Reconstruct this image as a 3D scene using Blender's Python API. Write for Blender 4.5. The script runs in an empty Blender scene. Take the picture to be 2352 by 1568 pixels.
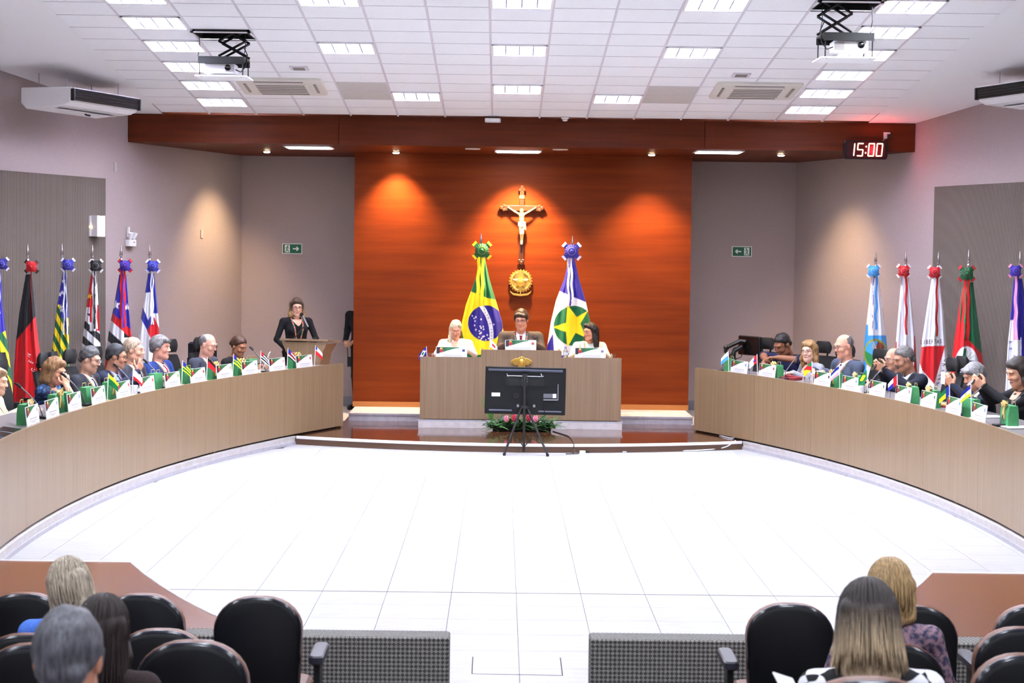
import bpy, bmesh, math, random
import numpy as np
from mathutils import Vector, Matrix, Euler
from mathutils.bvhtree import BVHTree

SC = bpy.context.scene
COL = SC.collection
R = math.radians
random.seed(7)

# ------------------------------------------------------------------ camera
FPX, PIT, ROL, YAW = 4100.0, 0.05101957, 0.01230136, -0.00630876
CAM = Vector((-0.24, 0.0, 2.387))

def pixdir(x, y, centre=True):
    """direction in the room of a photograph pixel (2352 x 1568 frame)"""
    a, b = (x - 1176) / FPX, -(y - 784) / FPX
    c, s = math.cos(ROL), math.sin(ROL); a, b = c*a - s*b, s*a + c*b
    c, s = math.cos(PIT), math.sin(PIT); Y, Z = c + b*s, -s + b*c
    c, s = math.cos(YAW), math.sin(YAW)
    return Vector((c*a - s*Y, s*a + c*Y, Z))
def onz(x, y, z):
    d = pixdir(x, y); return CAM + d*((z - CAM.z)/d.z)
def ony(x, y, Y):
    d = pixdir(x, y); return CAM + d*((Y - CAM.y)/d.y)
def onplane(x, y, p, n):
    d = pixdir(x, y); n = Vector(n); return CAM + d*((Vector(p) - CAM).dot(n)/d.dot(n))

_f = pixdir(1176, 784).normalized()
_r = (pixdir(2176, 784) - pixdir(1176, 784)).normalized()
_u = _r.cross(_f)
camd = bpy.data.cameras.new('camera')
camo = bpy.data.objects.new('camera', camd); COL.objects.link(camo)
camd.sensor_width = 36.0
camd.lens = FPX/2352*36.0
camd.clip_start = 0.05; camd.clip_end = 200
camd.dof.use_dof = True
camd.dof.focus_distance = 21.0
camd.dof.aperture_fstop = 6.3
M = Matrix((( _r.x, _u.x, -_f.x, CAM.x), (_r.y, _u.y, -_f.y, CAM.y), (_r.z, _u.z, -_f.z, CAM.z), (0, 0, 0, 1)))
camo.matrix_world = M
SC.camera = camo

# ------------------------------------------------------------------ world and exposure
w = bpy.data.worlds.new('world'); SC.world = w; w.use_nodes = True
w.node_tree.nodes['Background'].inputs[0].default_value = (0.8, 0.82, 1.0, 1)
w.node_tree.nodes['Background'].inputs[1].default_value = 0.25
SC.view_settings.view_transform = 'Standard'
SC.view_settings.look = 'None'
SC.view_settings.gamma = 1.0
SC.view_settings.use_curve_mapping = False
SC.view_settings.exposure = 2.17
TROFFER = 30.0        # emission of the fluorescent troffers
TROFFER_COL = (0.88, 0.93, 1.04)
SPOT_W = 165.0

# ------------------------------------------------------------------ materials
def s2l(c):
    return tuple((v/255/12.92 if v/255 <= 0.04045 else ((v/255+0.055)/1.055)**2.4) for v in c)
MATS = {}
def mat(name, col=None, rough=0.6, metal=0.0, emit=0.0, spec=0.5, lin=None, alpha=None, trans=0.0, coat=0.0, sheen=0.0):
    if name in MATS: return MATS[name]
    m = bpy.data.materials.new(name); m.use_nodes = True
    b = m.node_tree.nodes['Principled BSDF']
    c = lin if lin else s2l(col)
    b.inputs['Base Color'].default_value = (*c, 1)
    b.inputs['Roughness'].default_value = rough
    b.inputs['Metallic'].default_value = metal
    b.inputs['Specular IOR Level'].default_value = spec
    b.inputs['Transmission Weight'].default_value = trans
    b.inputs['Coat Weight'].default_value = coat
    b.inputs['Sheen Weight'].default_value = sheen
    if emit:
        b.inputs['Emission Color'].default_value = (*c, 1); b.inputs['Emission Strength'].default_value = emit
    MATS[name] = m
    return m
def nodes(m):
    nt = m.node_tree; return nt, nt.nodes, nt.links, nt.nodes['Principled BSDF']
def wood(name, c1, c2, c3, scale=(1, 1, 1), rough=0.4, ns=3.0, bump=0.0, coat=0.0, coord='Object'):
    """streaky wood: noise stretched by scale, three colours"""
    m = mat(name, c1, rough, coat=coat); nt, N, L, b = nodes(m)
    tc = N.new('ShaderNodeTexCoord'); mp = N.new('ShaderNodeMapping'); mp.inputs['Scale'].default_value = scale
    n1 = N.new('ShaderNodeTexNoise'); n1.inputs['Scale'].default_value = ns; n1.inputs['Detail'].default_value = 8; n1.inputs['Roughness'].default_value = 0.62
    cr = N.new('ShaderNodeValToRGB')
    e = cr.color_ramp.elements; e[0].position = 0.3; e[0].color = (*s2l(c1), 1); e[1].position = 0.72; e[1].color = (*s2l(c3), 1)
    x = cr.color_ramp.elements.new(0.5); x.color = (*s2l(c2), 1)
    L.new(tc.outputs[coord], mp.inputs[0]); L.new(mp.outputs[0], n1.inputs[0]); L.new(n1.outputs['Fac'], cr.inputs[0]); L.new(cr.outputs[0], b.inputs['Base Color'])
    if bump:
        bp = N.new('ShaderNodeBump'); bp.inputs['Strength'].default_value = bump; bp.inputs['Distance'].default_value = 0.01
        L.new(n1.outputs['Fac'], bp.inputs['Height']); L.new(bp.outputs[0], b.inputs['Normal'])
    return m
def noisy(name, c1, c2, ns=20, rough=0.7, scale=(1, 1, 1), bump=0.0, metal=0.0, detail=4, lo=0.35, hi=0.65, rand=0.0, sheen=0.0, spec=0.5):
    """two colours mixed by noise; rand varies each object's value a little"""
    m = mat(name, c1, rough, metal, sheen=sheen, spec=spec); nt, N, L, b = nodes(m)
    tc = N.new('ShaderNodeTexCoord'); mp = N.new('ShaderNodeMapping'); mp.inputs['Scale'].default_value = scale
    n1 = N.new('ShaderNodeTexNoise'); n1.inputs['Scale'].default_value = ns; n1.inputs['Detail'].default_value = detail
    cr = N.new('ShaderNodeValToRGB'); e = cr.color_ramp.elements
    e[0].position = lo; e[0].color = (*s2l(c1), 1); e[1].position = hi; e[1].color = (*s2l(c2), 1)
    L.new(tc.outputs['Object'], mp.inputs[0]); L.new(mp.outputs[0], n1.inputs[0]); L.new(n1.outputs['Fac'], cr.inputs[0])
    out = cr.outputs[0]
    if rand:
        oi = N.new('ShaderNodeObjectInfo'); mr = N.new('ShaderNodeMapRange'); mr.inputs[3].default_value = 1 - rand; mr.inputs[4].default_value = 1.0
        mx = N.new('ShaderNodeMix'); mx.data_type = 'RGBA'; mx.blend_type = 'MULTIPLY'; mx.inputs[0].default_value = 1
        L.new(oi.outputs['Random'], mr.inputs[0]); L.new(out, mx.inputs[6]); L.new(mr.outputs[0], mx.inputs[7]); out = mx.outputs[2]
    L.new(out, b.inputs['Base Color'])
    if bump:
        bp = N.new('ShaderNodeBump'); bp.inputs['Strength'].default_value = bump; bp.inputs['Distance'].default_value = 0.005
        L.new(n1.outputs['Fac'], bp.inputs['Height']); L.new(bp.outputs[0], b.inputs['Normal'])
    return m
def vcol(name, rough=0.7, sheen=0.0):
    """cloth or print whose colours sit in the mesh attribute Col"""
    m = mat(name, (255, 255, 255), rough, sheen=sheen, spec=0.25); nt, N, L, b = nodes(m)
    a = N.new('ShaderNodeVertexColor'); a.layer_name = 'Col'; L.new(a.outputs['Color'], b.inputs['Base Color']); return m

M_PLASTER = noisy('plaster_lilac', (157, 141, 140), (164, 148, 147), 60, 0.9, bump=0.06)
M_CEIL = mat('ceiling_plaster', (240, 239, 240), 0.9)
M_TILEC = noisy('ceiling_tile_white', (242, 241, 242), (246, 245, 246), 40, 0.9, rand=0.03)
M_TBAR = mat('grid_bar_white', (214, 208, 214), 0.5)
M_PERF = noisy('perforated_beige', (196, 190, 184), (206, 201, 196), 90, 0.8)
M_ORANGE = wood('orange_wood_veneer', (92, 33, 8), (107, 41, 9), (118, 50, 13), (0.30, 1, 5), 0.5, 2.0, coat=0.0)
M_ORANGE.node_tree.nodes['Principled BSDF'].inputs['Specular IOR Level'].default_value = .12
M_BEAM = wood('dark_orange_veneer', (77, 29, 9), (90, 36, 12), (100, 42, 15), (0.3, 1, 6), 0.5, 2.2)
M_BEAM.node_tree.nodes['Principled BSDF'].inputs['Specular IOR Level'].default_value = .15
M_SKIRTW = mat('ochre_wood_skirting', (165, 103, 49), 0.35)
M_DESK = wood('beige_oak_laminate', (122, 98, 71), (133, 109, 82), (144, 119, 92), (9, 9, 0.16), 0.30, 5.0)
M_BENCH = wood('grey_oak_laminate', (120, 97, 73), (129, 105, 81), (137, 114, 89), (9, 9, 0.16), 0.42, 5.0)
M_GLOSS = wood('polished_brown_floor', (70, 39, 25), (82, 48, 32), (91, 56, 39), (1.2, 14, 1), 0.10, 2.5, coat=0.3)
M_GLOSS2 = wood('polished_brown_platform', (98, 55, 34), (107, 62, 39), (116, 70, 47), (0.5, 10, 1), 0.24, 3, coat=0.0)
M_GLOSS2.node_tree.nodes['Principled BSDF'].inputs['Specular IOR Level'].default_value = .3
M_TRIM = mat('pale_metal_edge', (226, 224, 232), 0.35, 0.2)
M_RISER = mat('dark_brown_riser', (86, 60, 45), 0.45)
M_FLOOR = noisy('white_porcelain', (162, 162, 163), (173, 173, 173), 4, 0.36, (1, 4, 1), rand=0.05, detail=3)
M_GROUT = mat('pale_grout', (134, 132, 136), 0.9)
M_STONE = noisy('pale_stone', (180, 173, 171), (192, 186, 186), 12, 0.5, rand=0.06)
M_STONEG = noisy('grey_stone', (154, 150, 158), (165, 162, 169), 14, 0.5)
M_BLACKGAP = mat('black_recess', (14, 13, 14), 0.8)
M_FABRIC = noisy('taupe_acoustic_fabric', (102, 89, 81), (112, 100, 91), 200, 0.95, sheen=0.2)
M_GREYSK = mat('grey_skirting', (120, 118, 128), 0.5)
M_BLACK = mat('black_plastic', (18, 18, 20), 0.45)
M_BLACKM = mat('black_matte', (14, 14, 16), 0.8)
M_BLACKG = mat('black_gloss', (12, 12, 16), 0.2)
M_WHITE = mat('white_plastic', (232, 230, 230), 0.4)
M_WHITEM = mat('white_paper', (240, 240, 242), 0.8)
M_CHROME = mat('chrome', (210, 210, 214), 0.12, 1.0)
M_STEEL = mat('brushed_steel', (160, 160, 165), 0.35, 1.0)
M_GOLD = noisy('gold_cast', (214, 168, 74), (236, 196, 104), 30, 0.32, metal=0.85)
M_GLASS = mat('clear_glass', (250, 252, 252), 0.03, trans=1.0)

# ------------------------------------------------------------------ mesh builder
def xf(loc=(0, 0, 0), rot=(0, 0, 0), sc=(1, 1, 1)):
    return Matrix.LocRotScale(Vector(loc), Euler(rot), Vector(sc))
class MB:
    def __init__(s): s.v = []; s.f = []; s.mi = []; s.cur = 0
    def add(s, vs, fs, m=None):
        o = len(s.v)
        s.v += [tuple(m @ Vector(p)) for p in vs] if m is not None else [tuple(p) for p in vs]
        s.f += [tuple(i+o for i in f) for f in fs]; s.mi += [s.cur]*len(fs); return s
    def box(s, c, d, rot=(0, 0, 0), taper=1.0):
        x, y, z = d[0]/2, d[1]/2, d[2]/2; t = taper
        vs = [(-x, -y, -z), (x, -y, -z), (x, y, -z), (-x, y, -z), (-x*t, -y*t, z), (x*t, -y*t, z), (x*t, y*t, z), (-x*t, y*t, z)]
        fs = [(3, 2, 1, 0), (4, 5, 6, 7), (0, 1, 5, 4), (1, 2, 6, 5), (2, 3, 7, 6), (3, 0, 4, 7)]
        return s.add(vs, fs, xf(c, rot))
    def bbox(s, c, d, r, rot=(0, 0, 0), n=3, m=None):
        """box with rounded vertical corners and a small top/bottom bevel"""
        x, y, z = d[0]/2, d[1]/2, d[2]/2; r = min(r, x*.99, y*.99)
        pts = []
        for (cx, cy, a0) in ((x-r, y-r, 0), (-x+r, y-r, 90), (-x+r, -y+r, 180), (x-r, -y+r, 270)):
            for k in range(n+1):
                a = R(a0 + 90*k/n); pts.append((cx + r*math.cos(a), cy + r*math.sin(a)))
        e = min(r, z)*.35
        M0 = xf(c, rot)
        return s.loft([[(px*(1-e/x), py*(1-e/y), -z) for px, py in pts], [(px, py, -z+e) for px, py in pts], [(px, py, z-e) for px, py in pts], [(px*(1-e/x), py*(1-e/y), z) for px, py in pts]], M0)
    def loft(s, rings, m=None, cap=True, closed=True):
        n = len(rings[0]); vs = [p for r in rings for p in r]; fs = []
        for k in range(len(rings)-1):
            for i in range(n if closed else n-1):
                j = (i+1) % n; fs.append((k*n+i, k*n+j, (k+1)*n+j, (k+1)*n+i))
        if cap and closed:
            fs.append(tuple(range(n-1, -1, -1))); fs.append(tuple(range((len(rings)-1)*n, len(rings)*n)))
        return s.add(vs, fs, m)
    def tube(s, path, r, n=8, cap=True, m=None):
        P = [Vector(p) for p in path]; rs = r if hasattr(r, '__len__') else [r]*len(P)
        rings = []; up = None
        for i, p in enumerate(P):
            t = (P[min(i+1, len(P)-1)] - P[max(i-1, 0)])
            if t.length < 1e-9: t = Vector((0, 0, 1))
            t.normalize()
            if up is None: up = Vector((0, 0, 1)) if abs(t.z) < .9 else Vector((1, 0, 0))
            a = t.cross(up)
            if a.length < 1e-6: a = t.orthogonal()
            a.normalize(); b = a.cross(t).normalized(); up = b
            rings.append([p + (a*math.cos(2*math.pi*k/n) + b*math.sin(2*math.pi*k/n))*rs[i] for k in range(n)])
        return s.loft(rings, m, cap)
    def lathe(s, prof, n=16, m=None, cap=True):
        return s.loft([[(r*math.cos(2*math.pi*k/n), r*math.sin(2*math.pi*k/n), z) for k in range(n)] for r, z in prof], m, cap)
    def ball(s, c, r, n=10, rot=(0, 0, 0)):
        r = r if hasattr(r, '__len__') else (r, r, r); h = n//2
        return s.loft([[(math.cos(2*math.pi*k/n)*math.sin(math.pi*i/h), math.sin(2*math.pi*k/n)*math.sin(math.pi*i/h), -math.cos(math.pi*i/h)) for k in range(n)] for i in [.02]+list(range(1, h))+[h-.02]], xf(c, rot, r))
    def prism(s, poly, a, b, axis='z', m=None):
        f = {'z': lambda p, t: (p[0], p[1], t), 'y': lambda p, t: (p[0], t, p[1]), 'x': lambda p, t: (t, p[0], p[1])}[axis]
        n = len(poly); vs = [f(p, a) for p in poly] + [f(p, b) for p in poly]
        fs = [tuple(range(n-1, -1, -1)), tuple(range(n, 2*n))] + [(i, (i+1) % n, n+(i+1) % n, n+i) for i in range(n)]
        return s.add(vs, fs, m)
    def quad(s, a, b, c, d): return s.add([a, b, c, d], [(0, 1, 2, 3)])
    def mesh(s, name, mats):
        me = bpy.data.meshes.new(name); me.from_pydata(s.v, [], s.f)
        for m in (mats if isinstance(mats, (list, tuple)) else [mats]): me.materials.append(m)
        if any(s.mi): me.polygons.foreach_set('material_index', s.mi)
        bm = bmesh.new(); bm.from_mesh(me); bmesh.ops.recalc_face_normals(bm, faces=bm.faces); bm.to_mesh(me); bm.free()
        return me
    def build(s, name, mats, parent=None, smooth=False, loc=None, rot=None, bevel=0):
        return obj(name, s.mesh(name, mats), parent, smooth, loc, rot, bevel)
def obj(name, me, parent=None, smooth=False, loc=None, rot=None, bevel=0):
    o = bpy.data.objects.new(name, me); COL.objects.link(o)
    if parent is not None: o.parent = parent
    if loc is not None: o.location = loc
    if rot is not None: o.rotation_euler = rot
    if smooth:
        me.polygons.foreach_set('use_smooth', [True]*len(me.polygons))
        if smooth != 'full':
            try: me.set_sharp_from_angle(angle=R(smooth if smooth is not True else 42))
            except Exception: pass
    if bevel:
        b = o.modifiers.new('bevel', 'BEVEL'); b.width = bevel; b.segments = 2; b.limit_method = 'ANGLE'
    return o
def tag(o, label, cat, group=None):
    o['label'] = label; o['category'] = cat
    if group: o['group'] = group
    return o
def thing(name, label, cat, loc=(0, 0, 0), rotz=0.0, group=None):
    o = bpy.data.objects.new(name, None); COL.objects.link(o); o.location = loc; o.rotation_euler = (0, 0, rotz)
    o.empty_display_size = 0.05
    return tag(o, label, cat, group)
def struct(o):
    o['kind'] = 'structure'; return o
def copy_tree(o, parent=None):
    c = o.copy(); COL.objects.link(c); c.parent = parent
    for ch in list(o.children): copy_tree(ch, c)
    return c

# ------------------------------------------------------------------ the room
YB, YO, YBEAM = 25.85, 24.65, 22.80        # back wall, orange wall, beam front
ZB = 3.70                                  # beam underside
CM, CY, CZ = 0.10, 22.80, 4.06             # ceiling: z = CZ + CM*(CY-y)
def zc(y): return CZ + CM*(CY - y)
def wallx(y): return 4.0 + (YB - y)*0.328  # half width between the splayed side walls
WN = 12.0                                  # where the splayed walls end towards the audience
YREAR = -6.0

# plan curve of the horseshoe desks: half distance from the axis against depth
_pts = [(3.958, 13.43), (3.959, 14.07), (4.012, 15.48), (3.918, 16.59), (3.715, 18.05), (3.415, 19.42), (3.093, 20.59), (2.718, 21.65), (2.712, 21.62), (3.061, 20.68), (3.484, 19.15), (3.772, 17.88), (3.803, 17.51), (3.948, 16.18), (3.99, 15.09), (3.965, 14.15), (2.19, 22.8), (2.19, 22.8), (3.90, 12.8)]
_poly = np.polyfit([p[1] for p in _pts], [p[0] for p in _pts], 4)
def deskx(y): return float(np.polyval(_poly, y))
def deskn(y):
    d = (deskx(y+.01) - deskx(y-.01))/.02
    n = Vector((1, -d)).normalized(); return n           # outward normal for the right-hand desk (x, y)
DESK_Y = [12.7 + (22.75-12.7)*i/60 for i in range(61)]
def off(y, d, s):
    """plan point at curve depth y pushed outward by d on side s (+1 right, -1 left)"""
    n = deskn(y); return Vector((s*(deskx(y) + n.x*d), y + n.y*d))

# floor: bed plus single tiles
fl = MB().box((0, 17.81, -0.06), (22, 16.78, 0.1)).build('floor', M_GROUT); struct(fl)
TW = 0.45; TX0 = 0.128 - 0.24
JY = 12.35     # dark joint across the arena
tiles = []
for i in range(-9, 10):
    x0 = TX0 + i*TW
    j0 = 0
    for j in range(-3, 27):
        y0 = JY + j*TW + (TW/2 if (i % 2 and j >= 0) else 0)
        if j < 0: y0 = JY + j*TW
        y1 = y0 + TW
        if i % 2 and j == 0: y0 = JY
        if y0 < 10.95: continue
        cx, cy = x0+TW/2, (y0+y1)/2
        if cy < 12.4 and abs(cx) > 2.9: continue
        if abs(cx) - TW/2 > deskx(max(cy, 12.8)) - 0.02 or y0 > 21.75: continue
        if cy > 20.9 and abs(cx) < .0: continue
        tiles.append((cx, cy, TW, y1-y0))
tiles.sort(key=lambda t: t[1])
tm = {}
def tilemesh(wd, dp):
    k = (round(wd, 3), round(dp, 3))
    if k not in tm:
        g = 0.0034
        b = MB().box((0, 0, -.006), (wd-g, dp-g, .012)); tm[k] = b.mesh('floor_tile', M_FLOOR)
    return tm[k]
for t in tiles[:290]:
    o = obj('tile', tilemesh(t[2], t[3]), fl, loc=(t[0], t[1], 0))
rest = MB()
for t in tiles[290:]:
    rest.box((t[0], t[1], -.006), (t[2]-.002, t[3]-.002, .012))
if rest.v:
    o = rest.build('tile_field', M_FLOOR, fl); o['kind'] = 'stuff'
# the wide dark joint and the floor hatch outline
MB().box((0, JY-.003, .0006), (7.4, .008, .0012)).build('expansion_joint', M_BLACKGAP, fl)
h = MB()
a, b_, c_, d_ = onz(1086, 1508, 0), onz(1084, 1547, 0), onz(1292, 1551, 0), onz(1287, 1510, 0)
for p, q in ((a, b_), (b_, c_), (c_, d_)):
    m = (p+q)/2; dd = q-p; h.box((m.x, m.y, .0006), (dd.length, .006, .0012), (0, 0, math.atan2(dd.y, dd.x)))
h.build('hatch_outline', M_BLACKGAP, fl)
# aisle floor towards the camera
for i in range(-3, 3):
    for j in range(1, 4):
        obj('tile', tilemesh(TW, TW), fl, loc=(TX0+(i+.5)*TW, 11.0-(j-.5)*TW, 0))

# walls
def wall_poly(name, pts, mat_, th=.12, side=1):
    """upright slab along plan points, foot to given heights: pts = [(x, y, z0, z1)]"""
    b = MB()
    for k in range(len(pts)-1):
        (x0, y0, a0, b0), (x1, y1, a1, b1) = pts[k], pts[k+1]
        d = Vector((x1-x0, y1-y0)).normalized(); n = Vector((-d.y, d.x))*th*side
        b.add([(x0, y0, a0), (x1, y1, a1), (x1, y1, b1), (x0, y0, b0), (x0+n.x, y0+n.y, a0), (x1+n.x, y1+n.y, a1), (x1+n.x, y1+n.y, b1), (x0+n.x, y0+n.y, b0)],
              [(0, 1, 2, 3), (7, 6, 5, 4), (0, 4, 5, 1), (1, 5, 6, 2), (2, 6, 7, 3), (3, 7, 4, 0)])
    return struct(b.build(name, mat_))
xb = wallx(YB); xn = wallx(WN)
wall_poly('wall_back', [(-xb-.1, YB, 0, ZB+.02), (xb+.1, YB, 0, ZB+.02)], M_PLASTER)
for s, nm in ((-1, 'left'), (1, 'right')):
    wall_poly('wall_'+nm, [(s*xb, YB, 0, ZB+.02), (s*wallx(YBEAM), YBEAM, 0, ZB+.02), (s*wallx(YBEAM-.001), YBEAM-.001, 0, zc(YBEAM)), (s*xn, WN, 0, zc(WN)), (s*xn, YREAR, 0, zc(WN))], M_PLASTER, side=s)
wall_poly('wall_rear', [(-xn-.1, YREAR, 0, zc(WN)), (xn+.1, YREAR, 0, zc(WN))], M_PLASTER, side=-1)
MB().box((0, YB-.01, .17), (2*xb, .02, .14)).build('baseboard_back', M_GREYSK)['kind'] = 'structure'

# orange veneered wall standing forward of the back wall: five horizontal boards, ochre skirting
ow = MB().box((.045, YO+.10, (.2+ZB)/2), (4.65, .16, ZB-.2)).build('wall_orange_veneer', M_ORANGE); struct(ow)
MB().box((.045, YO+.005, .237), (4.65, .025, .07)).build('skirting', M_SKIRTW, ow)
# ceiling bulkhead (beam) over the dais
bx0, bx1 = -5.0, 5.0
bmo = MB()
bmo.add([(bx0, YBEAM, ZB), (bx1, YBEAM, ZB), (wallx(YB), YB, ZB), (-wallx(YB), YB, ZB), (bx0, YBEAM, 4.2), (bx1, YBEAM, 4.2), (wallx(YB), YB, 4.2), (-wallx(YB), YB, 4.2)],
        [(3, 2, 1, 0), (4, 5, 6, 7), (0, 1, 5, 4), (1, 2, 6, 5), (2, 3, 7, 6), (3, 0, 4, 7)])
beam = struct(bmo.build('beam', M_BEAM))
for x0, x1 in ((bx0, -2.33), (-2.325, 2.32), (2.325, bx1)):
    MB().box(((x0+x1)/2, YBEAM-.009, (ZB+4.058)/2), (x1-x0-.004, .018, 4.058-ZB)).build('veneer_panel', M_BEAM, beam)

# dais: brown polished lower stage with a bowed front
DZ = .10
front = []
for k in range(25):
    t = -1 + 2*k/24
    front.append((t*2.71, 21.62 - .60*(1-t*t)))
poly = front + [(deskx(21.65)+.9, 21.62), (4.4, 22.2), (4.0, YB), (-4.0, YB), (-4.4, 22.2), (-deskx(21.65)-.9, 21.62)]
dz = MB().prism(poly, 0.0, DZ-.002).build('dais_lower_stage', M_RISER); struct(dz)
ins = [(x, y+.03) for x, y in front]
MB().prism(ins + poly[25:], DZ-.002, DZ).build('polished_top', M_GLOSS, dz)
b = MB()
for k in range(24):
    (x0, y0), (x1, y1) = front[k], front[k+1]
    b.add([(x0, y0-.012, DZ-.028), (x1, y1-.012, DZ-.028), (x1, y1-.012, DZ+.003), (x0, y0-.012, DZ+.003), (x0, y0+.035, DZ-.028), (x1, y1+.035, DZ-.028), (x1, y1+.035, DZ+.003), (x0, y0+.035, DZ+.003)],
          [(0, 1, 2, 3), (3, 2, 6, 7), (0, 4, 5, 1), (4, 7, 6, 5)])
b.build('edge_trim', M_TRIM, dz)
# pale floor strip behind, beside the upper stage
for s in (-1, 1):
    MB().box((s*3.2, 24.7, DZ+.001), (1.8, 2.2, .004)).build('floor_pale_strip', M_STONE)['kind'] = 'structure'
# upper stage: stone tiles and nosing
up = struct(MB().box((.04, (23.66+YO)/2+.1, .145), (4.56, YO-23.66+.2, .09)).build('dais_upper_stage', M_GROUT))
for k in range(7):
    wd = 4.58/7; x = .04-2.29+wd*(k+.5)
    MB().box((x, 24.18, .195), (wd-.004, .99, .012)).build('tile', M_STONE, up)
    MB().box((x, 23.657, .138), (wd-.004, .012, .076)).build('riser_tile', M_STONEG, up)
    MB().box((x, 23.665, .189), (wd-.001, .05, .026)).build('nosing', M_STONEG, up)

# raised platforms at the audience end, polished brown with pale edge
for s, nm in ((-1, 'left'), (1, 'right')):
    edge = []
    for (px, py) in ([(300, 1290), (330, 1316), (370, 1344), (410, 1369), (450, 1391), (492, 1412), (545, 1432), (600, 1445)]):
        p = onz(px, py, .06); edge.append((p.x, p.y))
    if s > 0: edge = [(-x, y-.07) for x, y in edge]
    far = edge[0][1]
    yn = 9.6
    poly = edge + [(edge[-1][0], yn), (s*6.5, yn), (s*6.5, far)]
    pl = struct(MB().prism(poly, 0.0, .06).build('platform_'+nm, M_GLOSS2))
    t = MB()
    pth = [(s*6.5, far)] + edge[:6]
    for k in range(len(pth)-1):
        t.tube([(pth[k][0], pth[k][1], .055), (pth[k+1][0], pth[k+1][1], .055)], .012, 6)
    t.build('edge_trim', M_TRIM, pl)

# curb under the horseshoe desks
for s, nm in ((-1, 'left'), (1, 'right')):
    c = MB(); c2 = MB(); c3 = MB()
    ys = [y for y in DESK_Y if y <= 21.66] + [21.66]
    for k in range(len(ys)-1):
        for bb, d0, d1, z0, z1 in ((c, 0.0, .3, 0, .035), (c2, .012, .3, .035, .078), (c3, .006, .3, .078, .10)):
            p0, p1, q0, q1 = off(ys[k], d0, s), off(ys[k+1], d0, s), off(ys[k], d1, s), off(ys[k+1], d1, s)
            bb.add([(p0.x, p0.y, z0), (p1.x, p1.y, z0), (p1.x, p1.y, z1), (p0.x, p0.y, z1), (q0.x, q0.y, z0), (q1.x, q1.y, z0), (q1.x, q1.y, z1), (q0.x, q0.y, z1)],
                   [(0, 1, 2, 3), (3, 2, 6, 7), (0, 4, 5, 1), (4, 7, 6, 5)])
    cu = struct(c.build('trim_curb_'+nm, M_STONEG)); c2.build('riser', M_STONE, cu); c3.build('nosing', M_STONE, cu)
    # raised floor behind the desks
    pts = [off(y, .25, s) for y in DESK_Y]
    outer = [(s*wallx(22.75), 22.75), (s*wallx(12.7), 12.7)]
    f = MB().prism([(p.x, p.y) for p in pts] + outer, 0.0, .09); struct(f.build('floor_behind_desk_'+nm, M_STONE))

# ceiling: plaster border plane, grid bars, single tiles, openings for the fittings
ce = MB()
ce.add([(-12, YREAR-.2, zc(WN)+.03), (12, YREAR-.2, zc(WN)+.03), (12, WN, zc(WN)+.03), (-12, WN, zc(WN)+.03)], [(0, 1, 2, 3)])
ce.add([(-12, WN, zc(WN)+.13), (12, WN, zc(WN)+.13), (12, YBEAM, zc(YBEAM)+.13), (-12, YBEAM, zc(YBEAM)+.13)], [(0, 1, 2, 3)])
GX0, GP, KL, KR = -0.38, 0.5975, -7, 7          # grid columns
Y0 = onplane(1875, 251, (0, CY, CZ), (0, CM, 1)).y   # centre of light row 0
RP = 0.53
def gx(k): return GX0 + GP*k
def gy(r): return Y0 - RP*r                      # centre of row r
ROWS = list(range(-1, 16))
xl, xr = gx(KL), gx(KR+1)
yfar, ynear = YBEAM-.03, gy(ROWS[-1]) - RP/2
for (x0, x1, ya, yb2) in ((-12, xl, WN, YBEAM), (xr, 12, WN, YBEAM), (xl, xr, WN, ynear)):
    ce.add([(x0, ya, zc(ya)), (x1, ya, zc(ya)), (x1, yb2, zc(yb2)), (x0, yb2, zc(yb2))], [(0, 1, 2, 3)])
ceil = struct(ce.build('ceiling', M_CEIL))
tilt = -math.atan(CM)
def cpos(x, y, d=0.0): return Vector((x, y, zc(y) + d))
LIGHTS = [(-6, r) for r in (0, 2, 4, 6, 8, 10, 12)] + [(6, r) for r in (0, 2, 4, 6, 8, 10, 12)] + [(-3, 6), (-3, 10), (-2, 1), (0, 2), (0, 6), (0, 10), (2, 1), (3, 6), (3, 10), (-3, 14), (0, 14), (3, 14)]
PERF = [(-3, 1), (-3, 2), (3, 1), (3, 2)]
CASS = {(-5, 2), (-5, 1), (-4, 2), (-4, 1), (5, 2), (5, 1), (4, 2), (4, 1)}
HATCH = [(-5, 7), (5, 10)]
tmc = MB().box((0, 0, 0), (GP-.012, RP-.010, .012)).mesh('ceiling_tile', M_TILEC)
tmp_ = MB().box((0, 0, 0), (GP-.012, RP-.010, .012)).mesh('perforated_tile', M_PERF)
for k in range(KL, KR+1):
    for r in ROWS:
        y = gy(r); 
        if (k, r) in LIGHTS or (k, r) in HATCH or y+RP/2 > YBEAM+.3: continue
        obj('tile', tmp_ if (k, r) in PERF else tmc, ceil, loc=cpos(gx(k)+GP/2, y, .008), rot=(tilt, 0, 0))
for k in range(KL, KR+2):
    L_ = yfar-ynear; ym = (yfar+ynear)/2
    if k in (KL, KR+1): continue
    MB().box((0, 0, 0), (.022, L_, .016)).build('main_bar', M_TBAR, ceil, loc=cpos(gx(k), ym, .004), rot=(tilt, 0, 0))
for r in ROWS:
    y = gy(r)-RP/2
    MB().box((0, 0, 0), (xr-xl, .011, .012)).build('cross_bar', M_TBAR, ceil, loc=cpos((xl+xr)/2, y, .005), rot=(tilt, 0, 0))

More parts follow.
